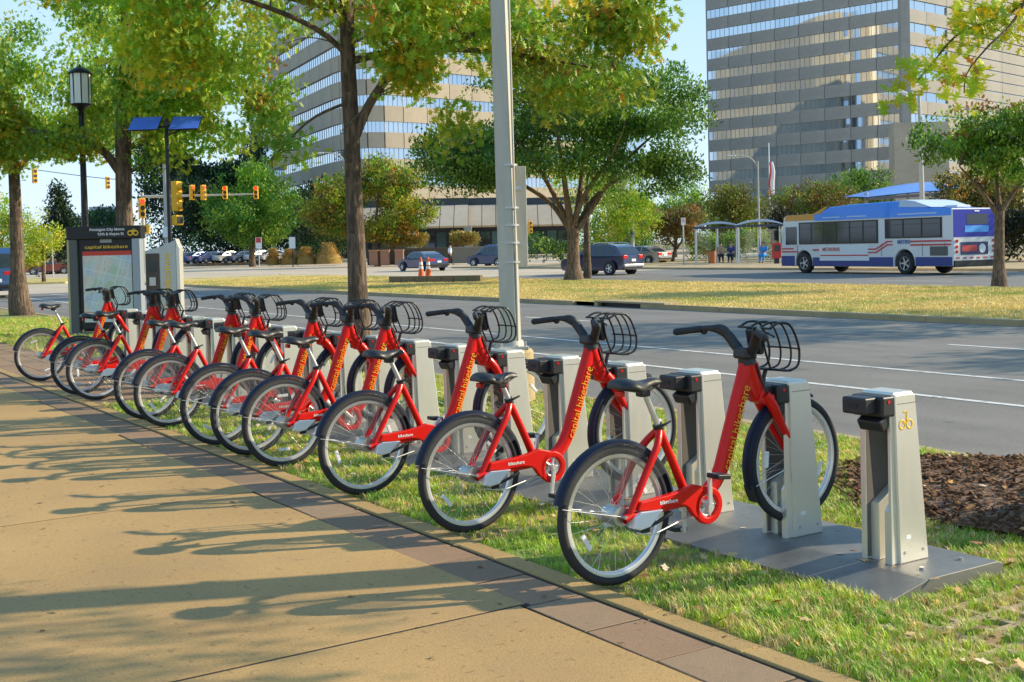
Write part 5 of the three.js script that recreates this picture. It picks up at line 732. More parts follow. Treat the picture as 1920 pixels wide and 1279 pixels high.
{ const t = signPost('red and white sign before the bright green tree at the parked cars', 487, 124, 3.0, 0.62, 1.1, M.white); mesh('band', box(0.5, 0.5, 0.01, 0, 2.72, 0.081), std([0.6, 0.05, 0.05], 0.5), t); }
signPost('white sign on a dark post beside the straw mounds', 550, 118, 2.9, 0.6, 1.1, M.white, M.blackMetal);
{ const t = signPost('small red and white no parking sign left of the bus shelters', 1283, 84, 3.2, 0.3, 0.5, M.white); mesh('ring', new THREE.TorusGeometry(0.09, 0.02, 6, 16).translate(0, 3.02, 0.08), std([0.6, 0.04, 0.04], 0.5), t); }
{ const t = thing('bus_stop_pole', 'grey pole with signs behind the roof of the dark SUV', 'bus stop sign', gnd(1187, 92, 0), FACE); mesh('pole', cyl([0, 0, 0], [0, 3.4, 0], 0.17, 0.17, 10), std([0.4, 0.44, 0.48], 0.5), t); mesh('plate', rbox(0.5, 0.5, 0.05, 0.02, -0.05, 3.5, 0.18), std([0.45, 0.5, 0.6], 0.5), t); mesh('band', cyl([0, 2.2, 0], [0, 2.45, 0], 0.18, 0.18, 10), std([0.05, 0.08, 0.3], 0.5), t); }
{ const t = thing('info_board', 'pale notice board on two legs left of the map board, far across the road', 'sign board', gnd(92, 92, 0), FACE); mesh('board', rbox(0.75, 0.6, 0.06, 0.02, 0, 3.1, 0), std([0.5, 0.54, 0.55], 0.5), t); for (const x of [-0.3, 0.3]) mesh('leg', cyl([x, 0, -0.05], [x, 3.0, -0.05], 0.04), M.polePaint, t); }

// ---------------------------------------------------------------- bus shelters, planters, walls
for (const [px, w, d, l] of [[1346, 84, 90, 'left glass bus shelter with curved pale blue roof'], [1425, 86, 84, 'right glass bus shelter with curved pale blue roof, next to the bus front']]) {
  const t = thing('bus_shelter', l, 'bus shelter', gnd(px, d, 0), FACE - 0.1, 'bus shelters'), L = w / FOCAL * d;
  const prof = []; for (let i = 0; i <= 12; i++) { const u = i / 12 * 2 - 1; prof.push([u * L / 2, 2.62 + 0.36 * (1 - u * u)]); } for (let i = 12; i >= 0; i--) { const u = i / 12 * 2 - 1; prof.push([u * L / 2, 2.56 + 0.25 * (1 - u * u)]); }
  mesh('roof', ext(prof, 1.8, 0, -0.9), phys([0.42, 0.52, 0.68], 0.25, { metalness: 0.2 }), t); mesh('fascia', box(L, 0.14, 1.84, 0, 2.54, 0), std([0.05, 0.06, 0.09], 0.5), t);
  for (const x of [-L / 2 + 0.1, 0, L / 2 - 0.1]) for (const z of [-0.75, 0.75]) mesh('post', box(0.09, 2.5, 0.09, x, 1.25, z), M.alu, t);
  for (const x of [-L / 4, L / 4]) mesh('pane', box(L / 2 - 0.3, 2.0, 0.012, x, 1.3, -0.75), M.clearGlass, t); for (const s of [-1, 1]) mesh('pane', box(0.012, 2.0, 1.3, s * (L / 2 - 0.1), 1.3, 0), M.clearGlass, t);
  mesh('bench', [box(L * 0.6, 0.06, 0.4, 0, 0.46, -0.4), box(0.06, 0.44, 0.3, -L * 0.25, 0.22, -0.4), box(0.06, 0.44, 0.3, L * 0.25, 0.22, -0.4)], M.steelPlain, t);
}
{ const t = thing('litter_bin', 'orange brown litter bin in front of the left bus shelter', 'bin', gnd(1336, 86, 0), FACE); mesh('body', lathe([[0, 0], [0.26, 0], [0.3, 0.85], [0.27, 0.88], [0, 0.88]], 16), std([0.42, 0.14, 0.05], 0.7), t); mesh('rim', new THREE.TorusGeometry(0.28, 0.03, 6, 20).rotateX(Math.PI / 2).translate(0, 0.88, 0), M.black, t); }
{ const t = thing('paper_box', 'red newspaper box in front of the bus', 'newspaper box', gnd(1457, 80, 0), FACE); mesh('body', rbox(0.55, 1.0, 0.5, 0.04, 0, 0.85, 0), std([0.5, 0.03, 0.03], 0.5), t); mesh('window', rbox(0.4, 0.4, 0.03, 0.01, 0, 1.0, 0.25), M.glassDark, t); mesh('leg', rbox(0.3, 0.36, 0.3, 0.02, 0, 0.18, 0), M.black, t); }
{ const L = V(28.98, 0, -47.11).sub(V(26.35, 0, -50.98)), t = thing('median_wall', 'low brown stone kerb wall on the median in front of the traffic cones', 'low wall', V(27.66, 0, -49.05), Math.atan2(-L.z, L.x)); const n = 7, w = L.length() / n; for (let i = 0; i < n; i++) mesh('block', rbox(w - 0.015, 0.30, 0.3, 0.02, -L.length() / 2 + (i + 0.5) * w, 0.14, 0), std([0.17 + 0.04 * rnd(), 0.13 + 0.03 * rnd(), 0.08], 0.9, { bumpMap: coarseBump, bumpScale: 0.02 }), t); }
{ const hedge = (n, l, px0, px1, d, y0, y1) => MASS(n, l, 'hedge', px0, px1, d, y0, y1, 240, [[[0.5, 0.34, 0.08], 4], [[0.36, 0.30, 0.06], 3], [OL, 2]], 'fine', 1.1, 2);
  hedge('golden_hedge', 'golden hedge on the brick planter left of the parked sedan', 722, 800, 118, 1.5, 2.9); hedge('golden_hedge', 'golden hedge on the wall behind the pedestrian in white', 852, 895, 118, 1.6, 2.9);
  [[694, 710], [716, 730], [744, 756]].forEach(([a, b], i) => { const p = gnd((a + b) / 2, 116, 0), t = thing('brick_pier', ['left brick pier of the planter wall behind the sedan', 'middle brick pier of the planter wall behind the sedan', 'right brick pier of the planter wall behind the sedan'][i], 'pier', p, FACE, 'brick piers'); mesh('shaft', rbox(0.8, 1.35, 0.8, 0.02, 0, 0.67, 0), std([0.34, 0.17, 0.10], 0.9), t); mesh('cap', rbox(0.9, 0.12, 0.9, 0.02, 0, 1.4, 0), std([0.45, 0.22, 0.12], 0.9), t); });
  for (const [px0, px1, l, c] of [[690, 850, 'dark planter wall behind the parked sedan', [0.09, 0.07, 0.05]], [850, 985, 'grey brown garden wall behind the blue SUV', [0.22, 0.185, 0.14]]]) { const w = (px1 - px0) / FOCAL * 118, t = thing('planter_wall', l, 'wall', gnd((px0 + px1) / 2, 118, 0), FACE); mesh('wall', box(w, 1.45, 0.3, 0, 0.72, 0), std(c, 0.9), t); mesh('coping', box(w, 0.12, 0.4, 0, 1.51, 0), std(mulc(c, 1.3), 0.9), t); } }
[[503, 524, 1.6], [527, 560, 1.5], [556, 594, 1.7], [592, 642, 2.1]].forEach(([a, b, h], i) => { const d = 132, w = (b - a) / FOCAL * d, r = w / 2, pts = [[0, h], [r * 0.32, h * 0.95], [r * 0.5, h * 0.78], [r * 0.62, h * 0.55], [r * 0.92, h * 0.35], [r, h * 0.1], [r * 1.0, 0]]; const t = thing('straw_mound', ['smallest golden clipped shrub beside the parked cars', 'second golden clipped shrub from the left by the parking lot', 'third golden clipped shrub from the left by the parking lot', 'largest golden clipped shrub, left of the forked oak trunk'][i], 'shrub', gnd((a + b) / 2, d, 0.1), FACE, 'golden shrubs');
  mesh('body', lathe(pts, 14), std([0.30, 0.19, 0.05], 0.95), t); const l = []; for (let k = 0; k < 150; k++) { const y = rnd() * h, f = y / h, rad = r * (f < 0.35 ? 1 - 0.3 * f : f < 0.6 ? 0.9 - 1.2 * (f - 0.35) : 0.6 - 0.8 * (f - 0.6)), q = rr(0, 6.28); l.push([Math.cos(q) * rad * 0.95, y, Math.sin(q) * rad * 0.95, rr(0, 6.28), 0.8, mulc(pick([[[0.55, 0.36, 0.08], 3], [[0.4, 0.3, 0.06], 2], [[0.5, 0.24, 0.05], 1]]), rr(0.8, 1.2))]); } IM('foliage', SP.fine[0], M.leaf, l, t); });

// ---------------------------------------------------------------- traffic cones
{ const mk = () => { const t = thing('traffic_cone', 'left orange traffic cone with white bands behind the low median wall', 'traffic cone', gnd(790, 62, 0), 0, 'traffic cones'); mesh('body', [lathe([[0, 1.12], [0.045, 1.1], [0.05, 1.06], [0.07, 0.9], [0.09, 0.74], [0.11, 0.56], [0.165, 0.09], [0.17, 0.07]], 20)], std([0.85, 0.13, 0.01], 0.5), t); mesh('base', rbox(0.42, 0.07, 0.42, 0.02, 0, 0.035, 0), M.rubber, t); mesh('band', lathe([[0.079, 0.88], [0.098, 0.72]], 20), M.white, t); mesh('band', lathe([[0.105, 0.66], [0.122, 0.52]], 20), M.white, t); return t; };
  const a = mk(), b = a.clone(); b.name = numbered('traffic_cone'); b.position.copy(gnd(803.5, 61.5, 0)); b.userData.label = 'right orange traffic cone with white bands behind the low median wall'; scene.add(b); }
// ---------------------------------------------------------------- vehicles: x forward, z to the right
function wheelSet(t, xs, track, r, w, rimM = M.alu) {
  for (const x of xs) for (const s of [-1, 1]) { const g = new THREE.Group(); g.name = 'wheel'; g.position.set(x, r, s * track); t.add(g); const q = s; mesh('tyre', [lathe([[r * 0.62, -w / 2], [r * 0.92, -w / 2], [r, -w * 0.35], [r, w * 0.35], [r * 0.92, w / 2], [r * 0.62, w / 2]], 24).rotateX(Math.PI / 2)], M.rubber, g);
    const sp = [cyl([0, 0, q * w * 0.30], [0, 0, q * w * 0.44], r * 0.16, r * 0.16, 12), cyl([0, 0, -w * 0.2], [0, 0, w * 0.2], r * 0.63, r * 0.63, 20)]; for (let i = 0; i < 5; i++) { const a = i / 5 * 6.2832; sp.push(box(r * 0.6, r * 0.13, 0.03, 0, 0, 0).translate(r * 0.32, 0, q * w * 0.36).applyMatrix4(new THREE.Matrix4().makeRotationZ(a))); } mesh('rim', [sp[0], ...sp.slice(2), new THREE.TorusGeometry(r * 0.6, r * 0.04, 6, 24).translate(0, 0, q * w * 0.42)], rimM, g); mesh('disc', sp[1], M.black, g); }
}
// car: lower body and cabin lofted from side profiles; each cross-section bulges at the sill line and leans in at the roof
function loft(prof, half, tuck, seg = 3) {          // prof: outline in x,y ; half(x,y): half width
  const s = shape(prof), g = new THREE.ExtrudeGeometry(s, { depth: 1, bevelEnabled: false, steps: seg * 2, curveSegments: 4 }).translate(0, 0, -0.5), p = g.attributes.position;
  for (let i = 0; i < p.count; i++) { const x = p.getX(i), y = p.getY(i), z = p.getZ(i) * 2; p.setZ(i, z * half(x, y) * (1 - 0.0 * Math.abs(z))); const e = Math.abs(z) > 0.99 ? tuck : 0; if (e) p.setX(i, x * (1 - e)); }
  g.deleteAttribute('normal'); return toCreasedNormals(mergeVertices((() => { g.deleteAttribute('uv'); return g; })(), 1e-4), 0.6);
}
function car(name, label, cat, pos, turn, { paint, L = 4.6, Wd = 1.82, body, cabin, glass, wheels, r = 0.33, rear, group, plate = true, rails }) {
  const t = thing(name, label, cat, pos, turn, group), hw = Wd / 2;
  mesh('body', loft(body, (x, y) => hw * (0.93 + 0.07 * Math.exp(-(((y - 0.6) / 0.3) ** 2))) * (1 - 0.14 * Math.pow(Math.abs(x) / (L / 2), 4)), 0.0), paint, t);
  const top = Math.max(...cabin.map((p) => p[1])), base = Math.min(...cabin.map((p) => p[1])), cabW = (y, k = 1) => hw * (0.90 - 0.19 * (y - base) / (top - base)) * k;
  mesh('cabin', loft(cabin, (x, y) => cabW(y), 0), paint, t);
  for (const [i, gp] of glass.entries()) for (const s of [-1, 1]) { const n = gp.length, P = []; const pt = (q, o) => [q[0], q[1], s * (cabW(q[1]) + o)]; const A = gp.map((q) => pt(q, 0.008)); for (let k = 1; k < n - 1; k++) P.push(...A[0], ...A[k], ...A[k + 1]); const g = new THREE.BufferGeometry(); g.setAttribute('position', new THREE.Float32BufferAttribute(P, 3)); g.computeVertexNormals(); mesh('window', g, M.glassDark, t); }
  for (const [a, b] of [rear.glass, rear.front]) { const wa = cabW(a[1], 0.9), wb = cabW(b[1], 0.9), o = a[0] < 0 ? -0.012 : 0.012; mesh('windscreen', quad([a[0] + o, a[1], -wa], [b[0] + o, b[1], -wb], [b[0] + o, b[1], wb], [a[0] + o, a[1], wa]), M.glassDark, t); }
  const xr = -L / 2, xf = L / 2;
  for (const s of [-1, 1]) { mesh('tail_light', rbox(0.12, rear.lh, rear.lw, 0.02, xr + 0.06, rear.ly, s * (hw * 0.86 - rear.lw / 2)), M.tail, t); mesh('headlight', rbox(0.2, 0.14, 0.32, 0.03, xf - 0.16, 0.66, s * (hw * 0.78 - 0.1)), M.white, t); mesh('mirror', rbox(0.14, 0.13, 0.2, 0.04, 0.75, base + 0.08, s * (hw + 0.06)), paint, t); mesh('sill', box(L * 0.42, 0.09, 0.04, 0.05, 0.27, s * (hw * 0.96)), M.black, t); }
  mesh('bumper', rbox(0.12, 0.16, Wd * 0.86, 0.04, xr - 0.01, rear.by, 0), rear.bm ?? M.black, t); if (plate) mesh('number_plate', rbox(0.02, 0.14, 0.34, 0.005, xr - 0.012, rear.py, 0), M.white, t);
  if (rails) for (const s of [-1, 1]) mesh('roof_rail', tube([[-1.5, 1.62, s * 0.62], [-1.3, 1.71, s * 0.62], [-0.3, 1.73, s * 0.62], [0.0, 1.67, s * 0.62]], 0.02, 12, 6), M.alu, t);
  for (const x of wheels) for (const s of [-1, 1]) mesh('wheel_arch', new THREE.CylinderGeometry(r * 1.17, r * 1.17, 0.05, 20, 1).rotateX(Math.PI / 2).translate(x, r, s * (hw * 0.955)), M.black, t);
  wheelSet(t, wheels, hw * 0.90, r, 0.22); return t;
}
const RADX = (x, z) => Math.atan2(-z, x);           // turn that points local +x along (x, z)
const paintD = (c) => phys(c, 0.3, { clearcoat: 1, clearcoatRoughness: 0.05, metalness: 0.3 });
const SUVb = [[-2.28, 0.34], [-2.3, 0.62], [-2.27, 0.98], [-2.2, 1.05], [0.95, 1.03], [1.5, 0.98], [2.1, 0.86], [2.28, 0.68], [2.3, 0.36], [2.1, 0.24], [-2.1, 0.26]], SUVc = [[-2.2, 1.02], [-1.78, 1.48], [-1.6, 1.58], [-1.0, 1.66], [-0.2, 1.68], [0.25, 1.60], [1.2, 1.02]];
const SUVg = [[[-1.6, 1.1], [-1.8, 1.18], [-1.55, 1.45], [-1.15, 1.53], [-1.1, 1.08]], [[-1.02, 1.08], [-1.04, 1.55], [-0.12, 1.55], [-0.1, 1.06]], [[-0.02, 1.06], [-0.04, 1.55], [0.22, 1.50], [0.95, 1.08]]];
car('parked_suv', 'dark navy SUV seen from the rear quarter behind the large median tree', 'SUV', gnd(1128, 67.2, RY), RADX(-0.2, -0.98), { rails: true, paint: paintD([0.018, 0.028, 0.085]), L: 4.6, Wd: 1.87, body: SUVb, cabin: SUVc, glass: SUVg, wheels: [-1.36, 1.36], r: 0.36, rear: { glass: [[-2.13, 1.1], [-1.78, 1.47]], front: [[1.1, 1.06], [0.3, 1.58]], lh: 0.2, lw: 0.34, ly: 0.96, by: 0.5, py: 0.78, bm: M.steelPlain } });
const SEDb = [[-2.28, 0.36], [-2.3, 0.66], [-2.24, 0.92], [-1.6, 0.96], [0.9, 0.93], [1.6, 0.86], [2.15, 0.72], [2.28, 0.52], [2.26, 0.3], [2.0, 0.2], [-2.1, 0.24]], SEDc = [[-1.85, 0.93], [-1.1, 1.34], [-0.55, 1.43], [0.1, 1.43], [0.55, 1.33], [1.2, 0.92]], SEDg = [[[-1.5, 1.0], [-1.02, 1.28], [-0.6, 1.34], [-0.58, 0.98]], [[-0.5, 0.98], [-0.52, 1.35], [0.05, 1.35], [0.46, 1.28], [0.98, 0.97]]];
car('sedan', 'dark blue sedan behind the traffic cones', 'sedan', gnd(793, 90, RY), RADX(-0.05, -1), { paint: paintD([0.03, 0.055, 0.15]), body: SEDb, cabin: SEDc, glass: SEDg, wheels: [-1.35, 1.4], r: 0.32, rear: { glass: [[-1.78, 0.97], [-1.1, 1.33]], front: [[1.14, 0.95], [0.56, 1.32]], lh: 0.16, lw: 0.4, ly: 0.8, by: 0.46, py: 0.68 } });
car('blue_suv', 'blue grey SUV partly hidden by the concrete lamp post', 'SUV', gnd(925, 101, RY), RADX(-0.25, -0.97), { paint: paintD([0.04, 0.07, 0.17]), body: SUVb, cabin: SUVc.map(([x, y]) => [x, 1.02 + (y - 1.02) * 1.25]), glass: SUVg.map((g) => g.map(([x, y]) => [x, 1.04 + (y - 1.04) * 1.22])), wheels: [-1.36, 1.36], r: 0.36, rear: { glass: [[-2.13, 1.1], [-1.78, 1.58]], front: [[1.1, 1.06], [0.3, 1.72]], lh: 0.2, lw: 0.3, ly: 0.96, by: 0.5, py: 0.78 } });
car('silver_car', 'pale car at the kerb beside the rear of the dark navy SUV', 'car', gnd(1205, 96, RY), RADX(-0.2, -1), { paint: paintD([0.35, 0.33, 0.32]), body: SEDb, cabin: SEDc, glass: SEDg, wheels: [-1.35, 1.4], r: 0.32, rear: { glass: [[-1.78, 0.97], [-1.1, 1.33]], front: [[1.14, 0.95], [0.56, 1.32]], lh: 0.2, lw: 0.4, ly: 0.8, by: 0.46, py: 0.68 } });
const VANb = [[-2.5, 0.38], [-2.52, 0.8], [-2.46, 1.2], [1.2, 1.16], [1.9, 1.1], [2.45, 0.95], [2.5, 0.45], [2.3, 0.3], [-2.3, 0.3]], VANc = [[-2.46, 1.16], [-2.38, 1.9], [-2.15, 2.12], [-1.0, 2.16], [0.4, 2.12], [0.9, 1.98], [1.7, 1.14]];
car('parked_van', 'blue van at the left edge beyond the leftmost oak', 'van', gnd(-14, 54, RY), RADX(0.1, -1), { paint: paintD([0.04, 0.10, 0.22]), L: 5.0, Wd: 2.0, body: VANb, cabin: VANc, glass: [[[-2.2, 1.3], [-2.15, 1.92], [-1.1, 1.95], [-1.1, 1.28]], [[-1.0, 1.28], [-1.0, 1.95], [0.2, 1.93], [0.2, 1.26]]], wheels: [-1.5, 1.5], r: 0.38, rear: { glass: [[-2.45, 1.3], [-2.37, 1.88]], front: [[1.66, 1.2], [0.95, 1.94]], lh: 0.16, lw: 0.6, ly: 1.05, by: 0.5, py: 0.75 } });
{ // row of parked cars, far left
  const cols = [[0.05, 0.09, 0.2], [0.06, 0.10, 0.22], [0.06, 0.10, 0.25], [0.40, 0.41, 0.38], [0.08, 0.12, 0.2], [0.45, 0.46, 0.48], [0.50, 0.51, 0.53]], nm = ['blue car next to the pay terminal, first of the parked row', 'second parked car from the left, dark blue', 'third parked car from the left, blue', 'pale silver car in the middle of the parked row', 'dark car right of the pale silver car', 'white car behind the person in the parked row', 'white car at the right end of the parked row'];
  const px = [352, 377, 400, 432, 462, 490, 518];
  let proto; cols.forEach((c, i) => { let o; const lab = nm[i]; o = car('parked_car', lab, 'car', gnd(px[i], 158, 0.28), FACE + (i % 2 ? 0.9 : 0.7) * 1.0, { paint: paintD(c), L: 4.4, Wd: 1.75, body: SEDb, cabin: SEDc, glass: SEDg, wheels: [-1.35, 1.4], r: 0.32, rear: { glass: [[-1.78, 0.97], [-1.1, 1.33]], front: [[1.14, 0.95], [0.56, 1.32]], lh: 0.16, lw: 0.4, ly: 0.8, by: 0.46, py: 0.68 }, group: 'cars in the parking lot' }); o.scale.setScalar(1.0); });
  ['dark parked car far left of the map board, behind the person in blue', 'red parked car left of the map board, far across the road'].forEach((l, i) => car('parked_car', l, 'car', gnd([62, 92][i], 118, RY), FACE + 0.3, { paint: paintD(i ? [0.25, 0.04, 0.03] : [0.10, 0.13, 0.2]), body: SEDb, cabin: SEDc, glass: SEDg, wheels: [-1.35, 1.4], r: 0.32, rear: { glass: [[-1.78, 0.97], [-1.1, 1.33]], front: [[1.14, 0.95], [0.56, 1.32]], lh: 0.16, lw: 0.4, ly: 0.8, by: 0.46, py: 0.68 }, group: 'cars far left' }));
}
{ // city bus, 10.9 m: local +x is its front; the camera sees its left side and its rear
  const dir = V(0.115, 0, -0.993), pos = V(45.95, RY, -38.6); const t = thing('city_bus', 'white city bus with blue roof fairing, red stripes and blue rear at the bus stop', 'bus', pos, RADX(dir.x, dir.z));
  const L = 11.4, hw = 1.28, xf = 6.05, xr = xf - L, side = -hw; const Wh = phys([0.72, 0.72, 0.71], 0.3, { clearcoat: 0.5 }), Bl = phys([0.02, 0.27, 0.92], 0.35, { clearcoat: 0.4 }), Nv = phys([0.02, 0.045, 0.22], 0.35), Or = phys([0.75, 0.33, 0.04], 0.4), Rd = std([0.62, 0.06, 0.06], 0.5);
  const X1 = 4.3, X2 = -2.5;         // axles
  const arch = (x) => { const a = circlePts(x, 0.5, 0.62, 14, 0, Math.PI); return a.reverse().reverse(); };
  const outl = [[xr, 0.38], [X2 - 0.62, 0.38], ...circlePts(X2, 0.5, 0.62, 14, Math.PI, 0), [X2 + 0.62, 0.34], [X1 - 0.62, 0.34], ...circlePts(X1, 0.5, 0.62, 14, Math.PI, 0), [X1 + 0.62, 0.34], [xf - 0.05, 0.34], [xf, 0.9], [xf - 0.12, 2.2], [xf - 0.25, 2.78], [xf - 0.4, 2.86], [xr + 0.1, 2.86], [xr, 2.76]];
  mesh('body', ext(outl, hw * 2, 0.05, -hw, 4), Wh, t); mesh('underbody', box(L - 0.6, 0.5, hw * 1.9, (xf + xr) / 2, 0.62, 0), M.black, t);
  const P = (name, x0, x1, y0, y1, mat, o = 0.012, parent = t) => mesh(name, box(x1 - x0, y1 - y0, o * 2, (x0 + x1) / 2, (y0 + y1) / 2, side), mat, parent);
  // lower blue band between the arches
  P('skirt', X1 + 0.68, xf - 0.06, 0.36, 0.86, Nv); P('skirt', X2 + 0.68, X1 - 0.68, 0.36, 0.78, Nv); P('skirt', xr + 0.05, X2 - 0.68, 0.4, 0.78, Nv);
  P('board', -0.3, 3.1, 0.62, 1.35, M.white, 0.018); 
  // windows: dark strip with separate panes
  const strip1 = P('window_band', -0.9, 4.62, 1.42, 2.5, M.black, 0.016), strip2 = P('window_band', -4.75, -1.33, 1.62, 2.5, M.black, 0.016);
  const glass = phys([0.06, 0.05, 0.045], 0.08, { transmission: 0.35, thickness: 0 });
  const panes = (x0, x1, y0, y1, n) => { const w = (x1 - x0) / n; for (let i = 0; i < n; i++) { P('pane', x0 + i * w + 0.05, x0 + (i + 1) * w - 0.05, y0, y1, M.glassDark, 0.022); P('pane_frame', x0 + i * w + 0.05, x0 + (i + 1) * w - 0.05, y0 + (y1 - y0) * 0.72, y0 + (y1 - y0) * 0.74, M.black, 0.026); } };
  panes(-0.85, 4.57, 1.47, 2.44, 6); panes(-4.7, -1.38, 1.67, 2.44, 3);
  P('driver_window', xf - 1.25, xf - 0.42, 1.42, 2.3, M.glassDark, 0.02);
  mesh('windscreen', box(0.06, 1.35, hw * 1.8, xf - 0.05, 1.72, 0, 0, 0, 0.09), M.glassDark, t); mesh('mirror', [rbox(0.12, 0.5, 0.25, 0.04, xf + 0.15, 1.9, side - 0.15), tube([[xf - 0.2, 2.4, side], [xf + 0.1, 2.4, side - 0.1], [xf + 0.15, 2.1, side - 0.15]], 0.025, 8, 6)], M.black, t);
  P('stripe', X1 + 0.75, xf - 0.1, 1.18, 1.25, Rd, 0.015); P('stripe', X1 + 0.4, xf - 0.1, 1.03, 1.10, Rd, 0.015); P('stripe', 3.15, 3.6, 1.10, 1.18, Rd, 0.015); P('stripe', -0.25, 3.05, 0.84, 0.9, Rd, 0.022); P('stripe', xr + 0.1, -2.9, 1.44, 1.51, Rd, 0.015); P('stripe', xr + 0.1, -2.9, 1.28, 1.35, Rd, 0.015);
  for (const dy of [0, -0.15]) mesh('stripe', ext([[0.55, 1.12 + dy], [0.0, 1.12 + dy], [-0.75, 1.46 + dy], [-1.05, 1.46 + dy], [-1.05, 1.52 + dy], [-0.72, 1.52 + dy], [0.03, 1.18 + dy], [0.55, 1.18 + dy]], 0.02, 0, side - 0.018).translate(-0.75, 0, 0), Rd, t);
  P('vent', -5.05, -4.05, 0.84, 1.24, std([0.12, 0.12, 0.1], 0.6), 0.02);
  const tx = letter('METRO', 0.17, 0.012).rotateY(Math.PI); mesh('lettering', [tx.translate(-2.1, 1.38, side - 0.014)], std([0.1, 0.16, 0.4], 0.5), t); mesh('lettering', letter('METROBUS', 0.17, 0.01).rotateY(Math.PI).translate(2.9, 1.08, side - 0.02), Rd, t);
  // roof: orange front, blue fairing, pale rear of the fairing
  const fair = [[xf - 2.6, 2.84], [xf - 3.5, 3.18], [xf - 5.0, 3.25], [xr + 2.9, 3.30], [xr + 2.3, 3.22], [xr + 1.3, 2.92], [xr + 0.2, 2.84]];
  mesh('roof_fairing', ext(fair, hw * 1.9, 0.06, -hw * 0.95), Bl, t); mesh('fairing_end', ext([[xr + 3.2, 3.02], [xr + 3.1, 3.32], [xr + 2.85, 3.33], [xr + 2.25, 3.25], [xr + 1.25, 2.95], [xr + 2.4, 2.98]], hw * 1.92, 0.02, -hw * 0.965), phys([0.55, 0.66, 0.82], 0.35), t);
  mesh('roof_front', [ext([[xf - 0.34, 2.60], [xf - 0.42, 2.88], [xf - 2.6, 2.90], [xf - 2.7, 2.60]], hw * 2.03, 0.02, -hw * 1.015), ext([[xf - 2.35, 2.88], [xf - 3.3, 3.21], [xf - 3.55, 3.22], [xf - 2.95, 2.88]], hw * 1.93, 0.02, -hw * 0.967)], Or, t);
  P('roof_edge', xr + 0.1, xf - 2.6, 2.56, 2.88, Bl, 0.02); for (const [a, b] of [[xf - 4.4, xf - 3.2], [xf - 6.2, xf - 4.9], [xr + 0.9, xr + 3.2]]) P('slogan', a, b, 2.66, 2.72, phys([0.5, 0.62, 0.85], 0.4), 0.024);
  for (const x of [-4.9, -3.6, -1.1, 0.9, 2.6, 4.75]) { P('seam', x - 0.008, x + 0.008, 0.82, 1.4, M.joint2, 0.013); }
  for (const [x, w] of [[2.6, 0.9], [-4.4, 0.7]]) mesh('roof_vent', rbox(w, 0.12, 0.8, 0.03, x > 0 ? 3.9 : x, 2.95, 0), Wh, t);
  // rear
  const Rr = (name, y0, y1, z0, z1, mat, o = 0.015) => mesh(name, box(o * 2, y1 - y0, z1 - z0, xr, (y0 + y1) / 2, (z0 + z1) / 2), mat, t);
  Rr('rear_panel', 1.62, 2.8, -hw + 0.03, hw - 0.03, phys([0.015, 0.03, 0.36], 0.35), 0.014); Rr('rear_window', 2.15, 2.6, -0.5, 0.75, M.glassDark, 0.02); Rr('advert', 1.82, 2.1, -0.6, 0.8, phys([0.08, 0.35, 0.85], 0.4), 0.02); Rr('advert', 0.86, 1.40, -0.85, 0.75, phys([0.03, 0.04, 0.13], 0.4), 0.02);
  Rr('advert_print', 1.0, 1.26, -0.8, 0.1, Rd, 0.025); mesh('advert_print', cyl([xr - 0.02, 1.12, 0.4], [xr - 0.028, 1.12, 0.4], 0.2, 0.2, 14).scale(1, 1, 1), M.white, t); Rr('bumper', 0.34, 0.62, -hw + 0.02, hw - 0.02, M.black, 0.07); for (let i = 0; i < 6; i++) Rr('marker', 0.70, 0.76, -1.1 + i * 0.4, -0.92 + i * 0.4, Rd, 0.02);
  for (const z of [-1.08, 1.08]) for (const y of [1.0, 1.2, 1.45]) mesh('tail_light', cyl([xr - 0.01, y, z], [xr - 0.035, y, z], 0.07, 0.07, 12), M.tail, t); mesh('marker_light', rbox(0.05, 0.06, 0.3, 0.01, xr - 0.01, 2.72, 0.1), M.white, t);
  wheelSet(t, [X1, X2], hw - 0.16, 0.5, 0.3, M.steelPlain);
}
